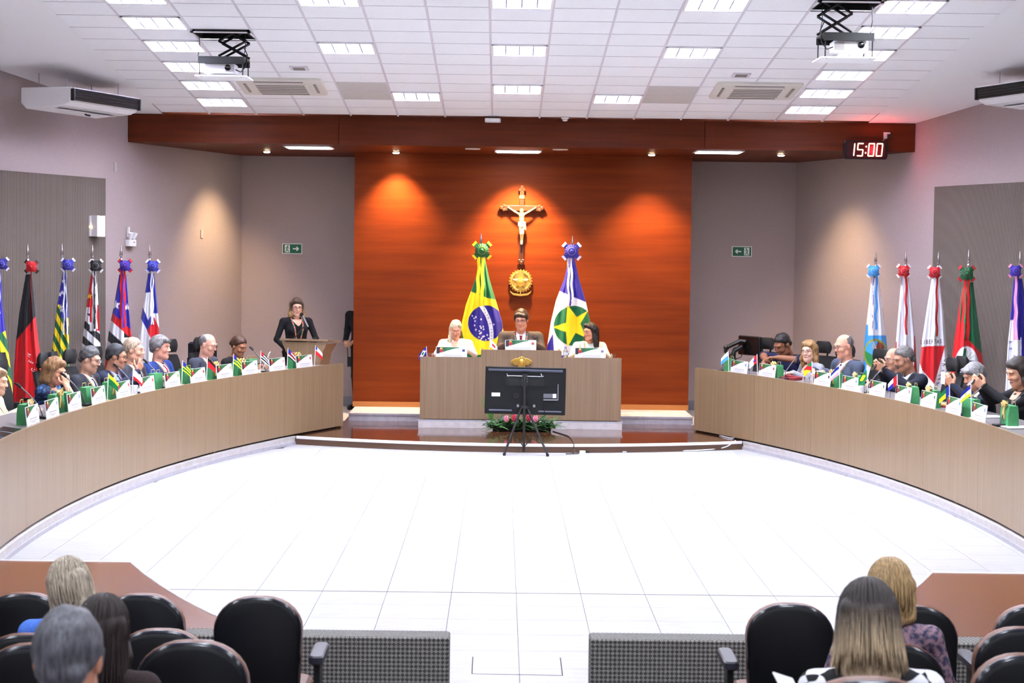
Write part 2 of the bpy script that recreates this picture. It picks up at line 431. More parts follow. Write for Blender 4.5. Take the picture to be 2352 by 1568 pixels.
# fluorescent troffers
def tube_light():
    m = mat('fluorescent_panel', lin=TROFFER_COL, rough=.5, emit=TROFFER); return m
M_LUV = mat('louvre_mirror', (176, 172, 196), .4, .0)
frame = MB(); W2, D2 = GP/2-.006, RP/2-.005
for (c, d) in (((-W2+.012, 0, .0), (.024, 2*D2, .02)), ((W2-.012, 0, 0), (.024, 2*D2, .02)), ((0, -D2+.012, 0), (2*W2, .024, .02)), ((0, D2-.012, 0), (2*W2, .024, .02)),
               ((-W2+.012, 0, .045), (.008, 2*D2, .09)), ((W2-.012, 0, .045), (.008, 2*D2, .09)), ((0, -D2+.012, .045), (2*W2, .008, .09)), ((0, D2-.012, .045), (2*W2, .008, .09))):
    frame.box(c, d)
fm = frame.mesh('troffer_frame', M_WHITE)
lamp = MB().box((0, 0, .07), (2*W2-.06, 2*D2-.06, .01)).mesh('troffer_lamp', tube_light())
lamp2 = MB().box((0, 0, .07), (2*W2-.06, 2*D2-.06, .01)).mesh('troffer_lamp_dim', mat('fluorescent_panel_rear', lin=TROFFER_COL, rough=.5, emit=TROFFER*.5))
lv = MB().box((0, 0, 0), (.016, 2*D2-.05, .03)).mesh('louvre_divider', M_LUV)
lc = MB().box((0, 0, 0), (2*W2-.05, .012, .018)).mesh('louvre_blade', M_LUV)
first = None
def troffer(x, y, label, group='recessed fluorescent troffers in the ceiling grid', full=True):
    t = thing('ceiling_troffer', label, 'ceiling light', cpos(x, y, -.004), 0, group); t.rotation_euler = (tilt, 0, 0)
    obj('frame', fm, t); obj('lamp_panel', lamp, t)
    if full:
        for q in (-1, 0, 1): obj('louvre_divider', lv, t, loc=(q*W2*.49, 0, .012))
        for q in range(-3, 4): obj('louvre_blade', lc, t, loc=(0, q*D2*.24, .012))
    return t
ordn = ['nearest the beam', 'second from the beam', 'third from the beam', 'fourth from the beam', 'fifth from the beam', 'sixth from the beam', 'seventh from the beam']
colname = {-6: 'left side row', 6: 'right side row'}
spec = {(-3, 6): 'recessed troffer between the left projector lift and the ceiling centre', (-3, 10): 'recessed troffer cut by the top edge left of the centre', (-2, 1): 'recessed troffer beside the left beige perforated panels',
        (0, 2): 'recessed troffer on the centre line close to the wooden beam', (0, 6): 'middle recessed troffer on the centre line of the ceiling', (0, 10): 'recessed troffer on the centre line at the top edge',
        (2, 1): 'recessed troffer beside the right beige perforated panels', (3, 6): 'recessed troffer between the ceiling centre and the right side row', (3, 10): 'recessed troffer with open egg crate louvre cut by the top edge'}
for (k, r) in LIGHTS:
    if (k, r) in spec: lab = spec[(k, r)]
    elif k in colname: lab = 'recessed fluorescent troffer in the %s, %s' % (colname[k], ordn[r//2])
    else: lab = 'recessed fluorescent troffer over the audience beyond the top edge'
    troffer(gx(k)+GP/2, gy(r), lab, full=r < 12)
# troffers over the audience, behind the camera's view
for yy in (11.0, 8.5, 6.0, 3.5, 1.0, -1.5):
    for xx in (-4.6, -1.6, 1.6, 4.6):
        t = thing('ceiling_troffer', 'recessed fluorescent troffer over the audience beyond the top edge', 'ceiling light', (xx, yy, zc(WN)-.07), 0, 'recessed fluorescent troffers in the ceiling grid')
        obj('frame', fm, t); obj('lamp_panel', lamp2, t)

# beam fittings: warm downlights and slim white panels
M_WARM = mat('warm_lamp', lin=(1.0, 0.78, 0.5), emit=30.0)
M_COOLP = mat('slim_panel_light', lin=(0.93, 0.95, 1.0), emit=7.0)
def downlight(px, py, label, aim, watt, size=R(88), lit=True):
    p = onz(px, py, ZB)
    t = thing('downlight', label, 'downlight', (p.x, p.y, ZB-.002), 0, 'downlights under the beam')
    MB().lathe([(.045, .03), (.045, -.004), (.066, -.008), (.066, .002)], 20, cap=False).build('rim', M_CHROME, t, smooth=True)
    MB().lathe([(.044, .0), (.044, -.012), (.03, -.02), (.001, -.022)], 20).build('lamp', M_WARM if lit else M_BLACK, t)
    if watt:
        ld = bpy.data.lights.new('downlight_bulb', 'SPOT'); ld.energy = watt; ld.color = (1.0, .72, .36); ld.spot_size = size; ld.spot_blend = 1.0; ld.shadow_soft_size = .07
        lo = bpy.data.objects.new('bulb', ld); COL.objects.link(lo); lo.parent = t; lo.location = (0, 0, -.05)
        d = Vector(aim) - Vector((p.x, p.y, ZB)); lo.rotation_euler = d.to_track_quat('-Z', 'Y').to_euler()
    return p
for px, py, lab, dx, wt in ((613, 347, 'warm downlight at the left end under the beam', -.9, .4), (910, 349, 'warm downlight above the left part of the orange wall', 0, .8), (1195, 351, 'dark swivel downlight above the crucifix', 0, 2.1), (1497, 354, 'warm downlight above the right part of the orange wall', 0, .8), (1794, 355, 'warm downlight at the right end under the beam', .9, .4)):
    p = onz(px, py, ZB)
    downlight(px, py, lab, (p.x + dx, p.y + .46, 1.3), SPOT_W*wt, lit=px != 1195)
for px, py, lab in ((710, 338, 'slim white light panel under the beam on the left'), (1190, 347, 'slim white light panel under the beam above the crucifix'), (1650, 348.5, 'slim white light panel under the beam on the right')):
    p = onz(px, py, ZB)
    t = thing('beam_light_panel', lab, 'ceiling light', (p.x, p.y, ZB-.001), 0, 'slim light panels under the beam')
    MB().box((0, 0, -.004), (.62, .5, .01)).build('frame', M_WHITE, t); MB().box((0, 0, -.011), (.56, .44, .006)).build('diffuser', M_COOLP, t)
for px, py, lab in ((1086, 341, 'round white ceiling speaker left of the slim panel'), (1287, 342.5, 'round white ceiling speaker right of the slim panel')):
    p = onz(px, py, ZB)
    t = thing('ceiling_speaker', lab, 'speaker', (p.x, p.y, ZB), 0, 'round speakers under the beam')
    MB().lathe([(.10, 0), (.10, -.008), (.092, -.012)], 24).build('rim', M_WHITE, t, smooth=True); MB().lathe([(.085, -.012), (.001, -.014)], 24).build('grille', M_PERF, t)

# ================================================================== helpers for placing
_Minv = M.inverted()
def proj(P):
    q = _Minv @ Vector(P); return 1176 + FPX*q.x/-q.z, 784 - FPX*q.y/-q.z
def desk_at(px, s, d=0.0, z=0.9):
    """curve depth y at which the point pushed out by d shows at photo column px"""
    lo, hi = 12.0, 23.6
    for _ in range(50):
        m = (lo+hi)/2; p = off(m, d, s); x = proj((p.x, p.y, z))[0]
        if (x < px) == (s < 0): lo = m
        else: hi = m
    return (lo+hi)/2
def desk_spot(px, s, d, z):
    y = desk_at(px, s, d, z); p = off(y, d, s); n = deskn(y)
    return Vector((p.x, p.y, z)), math.atan2(-s*n.x, n.y)     # local -y looks at the arena
WROT = math.atan2(.95, .3116)
def wallhit(px, py, s, out=0.0):
    n = Vector((-s*.9502, -.3116, 0)); p = Vector((s*4.0, YB, 0)) + n*out
    return onplane(px, py, p, n), (WROT if s < 0 else -WROT)

def text_mesh(name, body, size, m, parent=None, extrude=.0008):
    fc = bpy.data.curves.new(name, 'FONT'); fc.body = body; fc.size = size; fc.align_x = 'CENTER'; fc.align_y = 'CENTER'; fc.extrude = extrude
    tmp = bpy.data.objects.new('tmp', fc); COL.objects.link(tmp); dg = bpy.context.evaluated_depsgraph_get(); me = bpy.data.meshes.new_from_object(tmp.evaluated_get(dg))
    bpy.data.objects.remove(tmp); bpy.data.curves.remove(fc); me.materials.clear(); me.materials.append(m)
    return obj(name, me, parent)

# ================================================================== horseshoe desks
ZT = .92
def desk(s, nm, label):
    t = thing('horseshoe_desk', label, 'desk', (0, 0, 0), 0, 'curved desks facing each other')
    ys = DESK_Y; npan = 7; per = 60//npan
    edges = [0, 9, 18, 27, 36, 44, 52, 60]
    def arc(y0, y1, d0, d1, z0, z1, nm2, m, n=10):
        b = MB(); P = []
        for i in range(n+1):
            y = y0 + (y1-y0)*i/n; a, c = off(y, d0, s), off(y, d1, s); P.append((a, c))
        vs = []; fs = []
        for a, c in P: vs += [(a.x, a.y, z0), (a.x, a.y, z1), (c.x, c.y, z1), (c.x, c.y, z0)]
        for i in range(n):
            for k in range(4): fs.append((4*i+k, 4*i+(k+1) % 4, 4*i+4+(k+1) % 4, 4*i+4+k))
        fs += [(0, 1, 2, 3), (4*n+3, 4*n+2, 4*n+1, 4*n)]
        b.add(vs, fs); return b.build(nm2, m, t, smooth=30)
    arc(ys[0], ys[-1]-.12, .06, .12, .09, .135, 'recessed_plinth', M_BLACKGAP, 40)
    for k in range(npan):
        arc(ys[edges[k]]+.0015, ys[edges[k+1]]-.0015, .03, .055, .122, ZT, 'front_panel', M_DESK)
    arc(ys[0], ys[-1], .056, .62, .862, .89, 'desktop', mat('grey_desktop', (112, 106, 106), .4), 40)
    arc(ys[0], ys[-1], .05, .062, .89, .918, 'front_rail', M_DESK, 40)
    for yy in (ys[0], ys[22], ys[42], ys[-1]):
        arc(yy-.015, yy+.015, .056, .60, .10, .86, 'support_panel', M_DESK, 1)
    return t
desk(-1, 'left', 'long curved beige oak desk sweeping along the left side')
desk(1, 'right', 'long curved beige oak desk sweeping along the right side')

# ================================================================== presiding bench
t = thing('presiding_bench', 'tall grey oak presiding bench with raised centre on a stone plinth', 'bench desk', (0, 22.85, 0))
bx = (-1.27, -.48, .53, 1.315)
pl = MB().box((.022, .40, .15), (2.61, .80, .098)).build('plinth', M_STONEG, t)
for k in range(5):
    w_ = 2.62/5; MB().box((.022-1.31+w_*(k+.5), -.004, .142), (w_-.004, .012, .082)).build('stone_tile', M_STONE, pl)
MB().box((.022, .02, .192), (2.64, .05, .022)).build('nosing', M_STONEG, pl)
MB().box((.022, .06, .207), (2.5, .05, .02)).build('shadow_gap', M_BLACKGAP, t)
for x0, x1, z1, nm in ((bx[0], bx[1], 1.01, 'left_front'), (bx[1], bx[2], 1.11, 'centre_front'), (bx[2], bx[3], 1.02, 'right_front')):
    o = MB().box(((x0+x1)/2, .03, (.213+z1)/2), (x1-x0-.002, .03, z1-.213)).build('front_panel', M_BENCH, t)
    MB().box(((x0+x1)/2, .34, z1-.06), (x1-x0-.006, .6, .025)).build('worktop', M_BENCH, t)
for x in (bx[0]+.012, bx[3]-.012):
    MB().box((x, .32, .6), (.024, .55, .78)).build('end_panel', M_BENCH, t)
for x in (bx[1], bx[2]):
    MB().box((x, .32, .655), (.024, .58, .89)).build('divider', M_BENCH, t)
# eagle crest on the bench
t = thing('eagle_emblem', 'gilded eagle emblem with spread wings on the bench front', 'emblem', (.03, 22.86, .955)); t.scale = (.85,)*3
e = MB()
pts = [(0, .075), (.03, .08), (.05, .062), (.10, .058), (.15, .028), (.165, .0), (.13, .01), (.15, -.03), (.11, -.02), (.12, -.05), (.06, -.04), (.05, -.075), (0, -.085)]
full = pts + [(-x, z) for x, z in reversed(pts[1:-1])]
e.prism(full, -.025, .0, 'y'); e.build('wings', M_GOLD, t, bevel=.006)
e = MB(); e.ball((0, -.03, .0), (.04, .02, .06), 12); e.ball((0, -.03, .07), (.02, .018, .022), 10); e.build('body', M_GOLD, t, smooth='full')
for sg in (-1, 1):
    for k in range(4): MB().box((sg*(.06+.025*k), -.028, .03-.014*k), (.012, .012, .06), (0, sg*R(50+8*k), 0)).build('feather', M_GOLD, t)
MB().lathe([(.038, -.006), (.042, 0), (.038, .006)], 18, xf((0, -.035, -.055), (R(90), 0, 0))).build('shield', M_GOLD, t, smooth=True)

# ================================================================== office chairs
def chair_proto():
    t = thing('office_chair', 'x', 'chair')
    MB().bbox((0, .02, .36), (.50, .48, .08), .09).build('seat', M_BLACKM, t, smooth=True)
    b = MB(); rows = []
    for i in range(9):
        z = .56 + .46*i/8; wd = .225 - .02*abs(i-3)/5 - (.015 if i in (0, 8) else 0); yb = .24 + .05*(i/8) - .03*math.sin(i/8*3.1)
        rows.append([(-wd, yb-.02, z), (-wd*.5, yb+.006, z), (wd*.5, yb+.006, z), (wd, yb-.02, z), (wd, yb+.012, z), (0, yb+.04, z), (-wd, yb+.012, z)])
    b.loft(rows); b.build('backrest', M_BLACKM, t, smooth=60)
    b = MB(); b.tube([(0, .30, .95), (0, .325, 1.06), (0, .31, 1.13)], .014); b.box((0, .315, 1.08), (.10, .02, .05)); b.build('headrest_bracket', M_BLACK, t)
    b = MB()
    rows = []
    for i in range(7):
        a = i/6; z = 1.055 + .16*a; wd = .15*math.sin(math.pi*(.18+.64*a))**.5; dp = .04*math.sin(math.pi*(.1+.8*a))
        rows.append([(wd*math.cos(q), .27 - dp*math.sin(q) - .05*math.cos(q)**2 + .02, z) if math.sin(q) > 0 else (wd*math.cos(q), .29 - dp*.9*math.sin(q) - .05*math.cos(q)**2, z) for q in [2*math.pi*k/14 for k in range(14)]])
    b.loft(rows); b.build('headrest', M_BLACKM, t, smooth=70)
    for sg in (-1, 1):
        b = MB(); b.box((sg*.27, .03, .58), (.03, .05, .24)); b.bbox((sg*.27, -.02, .70), (.08, .26, .03), .03); b.build('armrest', M_BLACK, t)
    b = MB(); b.tube([(0, 0, .08), (0, 0, .43)], .028, 10); b.build('gas_column', M_STEEL, t)
    b = MB()
    for k in range(5):
        a = 2*math.pi*k/5; b.tube([(0, 0, .09), (.29*math.cos(a), .29*math.sin(a), .06)], [.03, .018], 6); b.ball((.29*math.cos(a), .29*math.sin(a), .03), .03, 8)
    b.build('star_base', M_BLACK, t)
    return t
chair0 = chair_proto(); _cu = [False]
def office_chair(loc, rz, label, group='black office chairs behind the curved desks'):
    c = chair0 if not _cu[0] else copy_tree(chair0); _cu[0] = True
    c.location = loc; c.rotation_euler = (0, 0, rz); c.scale = (.97,)*3; return tag(c, label, 'chair', group)

# ================================================================== name plates
M_CARD = mat('white_card', (216, 216, 222), .4)
M_CGREEN = noisy('green_leaf_print', (18, 66, 40), (44, 116, 66), 14, .4)
M_CDARK = mat('dark_print', (34, 30, 40), .4)
M_CRED = mat('crest_red', (176, 34, 46), .4)
M_CGOLD = mat('crest_gold', (214, 176, 84), .4)
M_CTEXT = mat('grey_print', (150, 148, 156), .6)
M_CLIP = mat('black_clip', (20, 20, 22), .4)
def plate_proto(wd=.40, ht=.175):
    t = thing('name_plate', 'x', 'name plate')
    MB().box((0, .0, ht/2), (wd, .006, ht)).build('acrylic_card', M_CARD, t)
    # green wave print along the top
    wave = []
    for i in range(17):
        u = i/16; z = ht - .012 - .065*(math.cos(u*math.pi*.9)*.5+.5)**1.1 + (.0)
        wave.append((-wd/2+.008+u*(wd*.72), min(z, ht-.006)))
    poly = wave + [(-wd/2+.008+wd*.72, ht-.004), (-wd/2+.008, ht-.004)]
    MB().prism(poly, -.0042, -.0034, 'y').build('green_print', M_CGREEN, t)
    MB().prism([(-wd/2+.008, ht-.005), (-wd/2+.06, ht-.005), (-wd/2+.045, ht-.085), (-wd/2+.008, ht-.088)], -.0048, -.0042, 'y').build('dark_print', M_CDARK, t)
    c = MB(); c.prism([(-wd/2+.045, ht-.032), (-wd/2+.09, ht-.032), (-wd/2+.09, ht-.056), (-wd/2+.0675, ht-.078), (-wd/2+.045, ht-.056)], -.0058, -.005, 'y')
    cr = c.build('red_crest', M_CRED, t)
    MB().prism([(-wd/2+.049, ht-.031), (-wd/2+.086, ht-.031), (-wd/2+.078, ht-.010), (-wd/2+.057, ht-.010)], -.0058, -.005, 'y').build('crown', M_CGOLD, cr)
    x = MB()
    for (z, h, n, x0, x1) in ((.078, .008, 13, -.10, .13), (.056, .004, 17, -.12, .14), (.043, .004, 9, -.05, .07)):
        for k in range(n):
            a = x0 + (x1-x0)*k/n; x.box((a+(x1-x0)/n*.42, -.0036, z*ht/.2), ((x1-x0)/n*.7, .0008, h))
    o = x.build('printed_lines', M_CTEXT, t)
    x = MB()
    for q in (-.09, .10): x.prism([(q-.008, 0), (q+.008, 0), (q, .022)], -.0075, -.003, 'y')
    x.build('clip', M_CLIP, t)
    return t
plate0 = plate_proto(); _pu = [False]
LOGO = {}
def name_plate(loc, rz, label, group, logo=None, tilt=-6):
    c = plate0 if not _pu[0] else copy_tree(plate0); first = not _pu[0]; _pu[0] = True
    c.location = loc; c.rotation_euler = (R(tilt), 0, rz); tag(c, label, 'name plate', group)
    if logo:
        MB().box((.155, -.0038, .155), (.034, .001, .03)).build('printed_logo', mat('logo_%d_%d_%d' % logo, logo, .5), c)
    return c
_LOGO_OF = []
# build every copy first, then the logos, so that no copy inherits a logo
_plates = []
def queue_plate(*a): _plates.append(a)
LP = [77, 122, 173, 228, 285, 340, 398, 456, 517, 575, 638, 700]
RPX = [1696, 1760, 1887, 1950, 2013, 2072, 2130, 2188, 2246]
llog = [(150, 152, 160), (120, 140, 200), (110, 130, 200), (60, 120, 60), (170, 60, 60), (170, 50, 40), (120, 150, 70), (150, 40, 40), (150, 170, 60), (150, 150, 150), (190, 150, 150), (200, 90, 90)]
rlog = [(90, 140, 190), (150, 80, 90), (60, 50, 40), (120, 140, 210), (90, 100, 80), (140, 110, 120), (90, 110, 100), (80, 130, 190), (90, 130, 200)]
ordl = ['nearest the camera', 'second from the camera end', 'third from the camera end', 'fourth from the camera end', 'fifth from the camera end', 'sixth from the camera end', 'seventh from the camera end', 'eighth from the camera end', 'ninth from the camera end', 'tenth from the camera end', 'second from the lectern end', 'nearest the lectern']
ordr = ['nearest the bench', 'second from the bench end', 'third from the bench end', 'fourth from the bench end', 'fifth from the bench end', 'sixth from the bench end', 'seventh from the bench end', 'second from the camera end', 'nearest the camera']
PL = []
for px, lg, od in zip(LP, llog, ordl):
    p, rz = desk_spot(px, -1, .085, .8905); PL.append((p, rz, 'white name plate with green print on the left desk, '+od, 'name plates along the curved desks', lg))
for px, lg, od in zip(RPX, rlog, ordr):
    p, rz = desk_spot(px, 1, .085, .8905); PL.append((p, rz, 'white name plate with green print on the right desk, '+od, 'name plates along the curved desks', lg))
for x, z, lab, lg in ((ony(1037, 800, 22.92).x, .962, 'white name plate in front of the white haired woman on the bench', (50, 70, 130)), (ony(1196, 790, 22.92).x, 1.062, 'white name plate on the raised centre of the bench', (170, 60, 50)), (ony(1356, 800, 22.92).x, .972, 'white name plate at the right end of the bench', (120, 120, 130))):
    PL.append((Vector((x, 22.93, z)), 0, lab, 'name plates on the presiding bench', lg))
made = [name_plate(*a[:4]) for a in PL]
for c, a in zip(made, PL):
    lg = a[4]; MB().box((.155, -.0038, .13), (.034, .001, .03)).build('printed_logo', mat('logo_%d_%d_%d' % lg, lg, .5), c)

# ================================================================== gift bags
M_BAG = noisy('green_paper', (50, 128, 74), (72, 152, 96), 6, .55)
M_RIB = mat('gold_ribbon', (206, 176, 110), .3, .35)
def bag(loc, rz, label, ribbon=1, sc=1.0, env=False):
    t = thing('gift_bag', label, 'gift bag', loc, rz, 'green paper gift bags on the desks')
    w_, d_, h_ = .19*sc, .09*sc, .17*sc
    b = MB(); b.loft([[(-w_/2, -d_/2, 0), (w_/2, -d_/2, 0), (w_/2, d_/2, 0), (-w_/2, d_/2, 0)], [(-w_/2, -d_/2, h_*.5), (w_/2, -d_/2, h_*.5), (w_/2*.94, d_/2, h_*.5), (-w_/2*.94, d_/2, h_*.5)], [(-w_/2*1.02, -d_/2*.75, h_), (w_/2*1.02, -d_/2*.75, h_), (w_/2*1.0, d_/2*.75, h_), (-w_/2*1.0, d_/2*.75, h_)]])
    b.build('bag_body', M_BAG, t)
    for sg in (-1, 1): MB().tube([(-.04*sc, sg*d_*.36, h_-.01), (-.035*sc, sg*d_*.33, h_+.035), (.035*sc, sg*d_*.33, h_+.035), (.04*sc, sg*d_*.36, h_-.01)], .003, 6).build('handle', M_RIB, t)
    if ribbon:
        b = MB()
        for sg in (-1, 1):
            b.tube([(0, -d_*.4, h_), (sg*.03, -d_*.5, h_+.035), (sg*.055, -d_*.5, h_+.02), (sg*.03, -d_*.5, h_-.01), (0, -d_*.42, h_)], [.006, .012, .014, .012, .006], 6)
            b.tube([(0, -d_*.45, h_), (sg*.012, -d_*.56, h_-.06), (sg*.03, -d_*.56, h_-.12)], [.006, .010, .008], 5)
        b.ball((0, -d_*.45, h_), .014, 8); b.build('ribbon_bow', M_RIB, t, smooth=True)
    if env:
        MB().box((-.02, -d_*.58, h_*.78), (.12, .004, .13), (R(-8), 0, R(4))).build('envelope', M_WHITEM, t)
    return t
for px, d, lab, rb, ev in ((58, .14, 'green gift bag with a white envelope near the left edge', 1, True), (128, .17, 'green gift bag with a gold bow beside the woman in blue', 1, False), (150, .15, 'plain green gift bag between second and third left name plates', 0, False), (200, .15, 'plain green gift bag between third and fourth left name plates', 0, False), (250, .17, 'green gift bag with gold bow behind a green and yellow flag', 1, False), (357, .17, 'plain green gift bag in front of the man in bright blue suit', 0, False),
        (427, .15, 'green gift bag beside the yellow striped blue flag', 0, False), (488, .14, 'green gift bag with gold bow beside the red table flag', 1, False), (549, .14, 'green gift bag with gold bow in front of the brown haired woman', 1, False), (576, .25, 'green gift bag partly behind the tenth left name plate', 0, False), (677, .14, 'green gift bag with gold bow at the lectern end of left desk', 1, False)):
    p, rz = desk_spot(px, -1, d+.06, .89); bag(p, rz + random.uniform(-.15, .15), lab, rb, 1, ev)
for px, d, lab, rb in ((1676, .16, 'green gift bag at the bench end of the right desk', 0), (1784, .14, 'green gift bag with gold bow beside the man in navy polo', 1), (1919, .15, 'green gift bag with gold bow in front of the bald man', 1), (1972, .2, 'green gift bag behind a white cup on the right desk', 1), (2096, .15, 'green gift bag with gold bow left of the pair on the right desk', 1), (2142, .17, 'green gift bag with gold bow right of the pair on the right desk', 1), (2231, .17, 'green gift bag under the yellow and blue table flag', 0), (2318, .22, 'large green gift bag with gold bow at the right edge', 1)):
    p, rz = desk_spot(px, 1, d+.06, .89); bag(p, rz + random.uniform(-.2, .2), lab, rb, 1.1 if px > 2300 else 1)

# ================================================================== small table flags
M_TFLAG = vcol('table_flag_cloth', .7)
M_PALEW = mat('pale_wood', (196, 158, 110), .5)
def colour_mesh(me, cols):
    a = me.color_attributes.new('Col', 'FLOAT_COLOR', 'CORNER')
    arr = np.ones((len(me.loops), 4), np.float32)
    k = 0
    for p, c in zip(me.polygons, cols):
        arr[p.loop_start:p.loop_start+p.loop_total, :3] = c
    a.data.foreach_set('color', arr.ravel())
def table_flag(loc, rz, label, fn, side=1, base=True, h=.26):
    t = thing('table_flag', label, 'small flag', loc, rz, 'small table flags')
    b = MB()
    b.tube([(0, 0, .0), (side*.012, 0, h)], .004, 6); b.build('stick', M_WHITE, t)
    if base: MB().bbox((0, 0, .012), (.05, .05, .024), .008).build('base', M_PALEW, t)
    nx, nz = 14, 20; vs = []; fs = []; cols = []
    W_, H_ = .155, .105
    for j in range(nz+1):
        for i in range(nx+1):
            u, v = i/nx, j/nz
            # hangs from the stick, free corner drooping
            x = side*(.008 + W_*u*.62); z = h - .004 - H_*v - .10*u**1.2*(1-.25*v); y = .014*math.sin(u*7+v*2)*u
            vs.append((x, y, z))
    for j in range(nz):
        for i in range(nx):
            fs.append((j*(nx+1)+i, j*(nx+1)+i+1, (j+1)*(nx+1)+i+1, (j+1)*(nx+1)+i)); cols.append(s2l(fn((i+.5)/nx, (j+.5)/nz)))
    me = bpy.data.meshes.new('flag_cloth'); me.from_pydata(vs, [], fs); me.materials.append(M_TFLAG); colour_mesh(me, cols)
    obj('cloth', me, t, smooth='full')
    return t
W, K, RED, BLU, GRN, YEL, SKY, PNK = (238, 236, 240), (22, 22, 26), (200, 26, 36), (34, 40, 150), (14, 116, 60), (244, 216, 30), (70, 150, 220), (236, 150, 190)
def stripes(cols, canton=None, cu=.4, cv=.5):
    def f(u, v):
        if canton and u < cu and v < cv: return canton
        return cols[min(int(v*len(cols)), len(cols)-1)]
    return f
lf = [(246, 'green and yellow table flag in the gold bowed bag', stripes([YEL, GRN, GRN])), (303, 'white table flag beside the fifth left name plate', stripes([W, W, RED])), (417, 'blue table flag with yellow and green stripes on left desk', stripes([GRN, YEL, GRN, YEL, GRN, YEL], BLU, .4, .45)), (474, 'red table flag with a white stick on left desk', stripes([K, RED, RED])), (534, 'yellow and green striped table flag with blue corner', stripes([YEL, GRN, YEL, GRN, YEL], BLU, .4, .5)), (597, 'black and white striped table flag with red corner', stripes([K, W, K, W, K, W], RED, .35, .4)), (659, 'red white and black striped table flag with blue corner', stripes([RED, W, K, RED, W, K], BLU, .42, .45)), (722, 'white table flag with blue star and red stripes by the lectern', stripes([W, W, RED, RED], BLU, .3, .4))]
for px, lab, fn in lf:
    p, rz = desk_spot(px, -1, .12, .89); table_flag(p, rz*.25, lab, fn, 1, h=.28)
rf = [(1674, 'white and sky blue table flag at bench end of right desk', lambda u, v: W if v < .5 else SKY, -1), (1740, 'white and red table flag with a blue star on right desk', lambda u, v: BLU if (u-.35)**2+(v-.5)**2 < .02 else (W if u > .4 else RED), -1), (1866, 'green red and yellow table flag on right desk', lambda u, v: GRN if u+v < .6 else (RED if u+v < 1.1 else YEL), -1), (1929, 'blue white and pink table flag on right desk', lambda u, v: BLU if v < .36 else (W if v < .66 else PNK), -1), (1993, 'green table flag with yellow diamond on right desk', lambda u, v: YEL if abs(u-.5)+abs(v-.5) < .34 else GRN, -1), (2062, 'red white and dark blue table flag on right desk', lambda u, v: RED if u < .4 else (W if v < .5 else BLU), -1), (2182, 'blue green and yellow table flag in front of the grey haired man', lambda u, v: BLU if u < .35 else (GRN if v < .5 else YEL), -1), (2231, 'dark blue white and yellow table flag with a sun', lambda u, v: (YEL if (u-.5)**2*2+(v-.5)**2 < .02 else (BLU if v < .33 else (W if v < .68 else YEL))), -1)]
for px, lab, fn, sd in rf:
    p, rz = desk_spot(px, 1, .12, .89); table_flag(p, rz*.25, lab, fn, sd, h=.28 if px < 2200 else .33)
table_flag((ony(978, 812, 22.9).x+.02, 22.87, .985), 0, 'blue table flag with a green disc at the left end of the bench', lambda u, v: (GRN if (u-.5)**2*2+(v-.5)**2 < .05 else (W if abs(u-.5)+abs(v-.5) < .42 else BLU)), -1, False, .16)
table_flag((ony(1124, 793, 22.9).x, 22.87, 1.085), 0, 'white table flag with a red triangle on the raised bench', lambda u, v: RED if (abs(u-.5) < .18 and .35 < v < .65) else W, 1, False, .17)

# ================================================================== gooseneck microphones, cups, papers
def gooseneck(loc, rz, label, reach=.22, h=.26):
    t = thing('gooseneck_microphone', label, 'microphone', loc, rz, 'gooseneck microphones on the desks')
    MB().bbox((0, 0, .012), (.09, .12, .024), .02).build('base', M_BLACK, t)
    MB().tube([(0, 0, .02), (0, .03, .10), (0, reach*.6, h*.75), (0, reach, h)], .006, 8).build('neck', mat('grey_neck', (84, 80, 82), .4), t, smooth=True)
    MB().tube([(0, reach, h), (0, reach+.035, h+.022), (0, reach+.065, h+.035)], [.010, .013, .009], 10).build('capsule', M_BLACKM, t, smooth=True)
    return t
for px, s, lab in ((98, -1, 'gooseneck microphone behind the second left name plate'), (196, -1, 'gooseneck microphone in front of the empty black chair'), (310, -1, 'gooseneck microphone beside the white table flag'), (375, -1, 'gooseneck microphone in front of the man in bright blue'), (610, -1, 'gooseneck microphone beside the black striped table flag'), (1656, 1, 'gooseneck microphone at bench end of the right desk'), (1800, 1, 'gooseneck microphone in front of the blonde woman'), (1990, 1, 'gooseneck microphone in front of the bald man'), (2210, 1, 'gooseneck microphone in front of the grey haired man'), (2296, 1, 'gooseneck microphone crossing the large green bag')):
    p, rz = desk_spot(px, s, .19, .89); gooseneck(p, rz + R(20*s), lab)
def cup(loc, label, h=.085, r=.035, m=None):
    b = MB(); b.lathe([(r*.82, 0), (r, h), (r*.93, h), (r*.75, .006)], 18)
    return tag(b.build('drinking_glass', m or M_GLASS, None, smooth=True, loc=loc), label, 'glass', 'cups and glasses on the desks')
M_PAPERCUP = mat('white_cup', (232, 232, 236), .5)
p, _ = desk_spot(1853, 1, .16, .89); cup(p, 'clear glass in front of the blonde woman')
p, _ = desk_spot(1977, 1, .12, .89); cup(p, 'white paper cup beside the green and yellow flag', .09, .045, M_PAPERCUP)
p, _ = desk_spot(2038, 1, .14, .89); cup(p, 'clear glass beside the fifth right name plate')
p, _ = desk_spot(308, -1, .16, .89); cup(p, 'white paper cup beside the fifth left name plate', .10, .04, M_PAPERCUP)
p, _ = desk_spot(1716, 1, .14, .89); cup(p, 'clear glass beside the first right name plate')
cup((ony(1409, 815, 22.95).x, 22.97, .972), 'clear glass at the right end of the bench', .1)
cup((ony(989, 815, 22.95).x, 22.97, .962), 'clear glass beside the blue bench flag', .09)
t = thing('water_bottle', 'clear plastic water bottle standing on the right wing of the bench', 'bottle', (ony(1299, 815, 23.0).x, 23.0, .972))
MB().lathe([(.03, 0), (.032, .02), (.032, .06), (.029, .065), (.032, .07), (.032, .12), (.014, .15), (.013, .165)], 16).build('bottle_body', mat('clear_plastic', (235, 240, 245), .08, trans=.85), t, smooth=True)
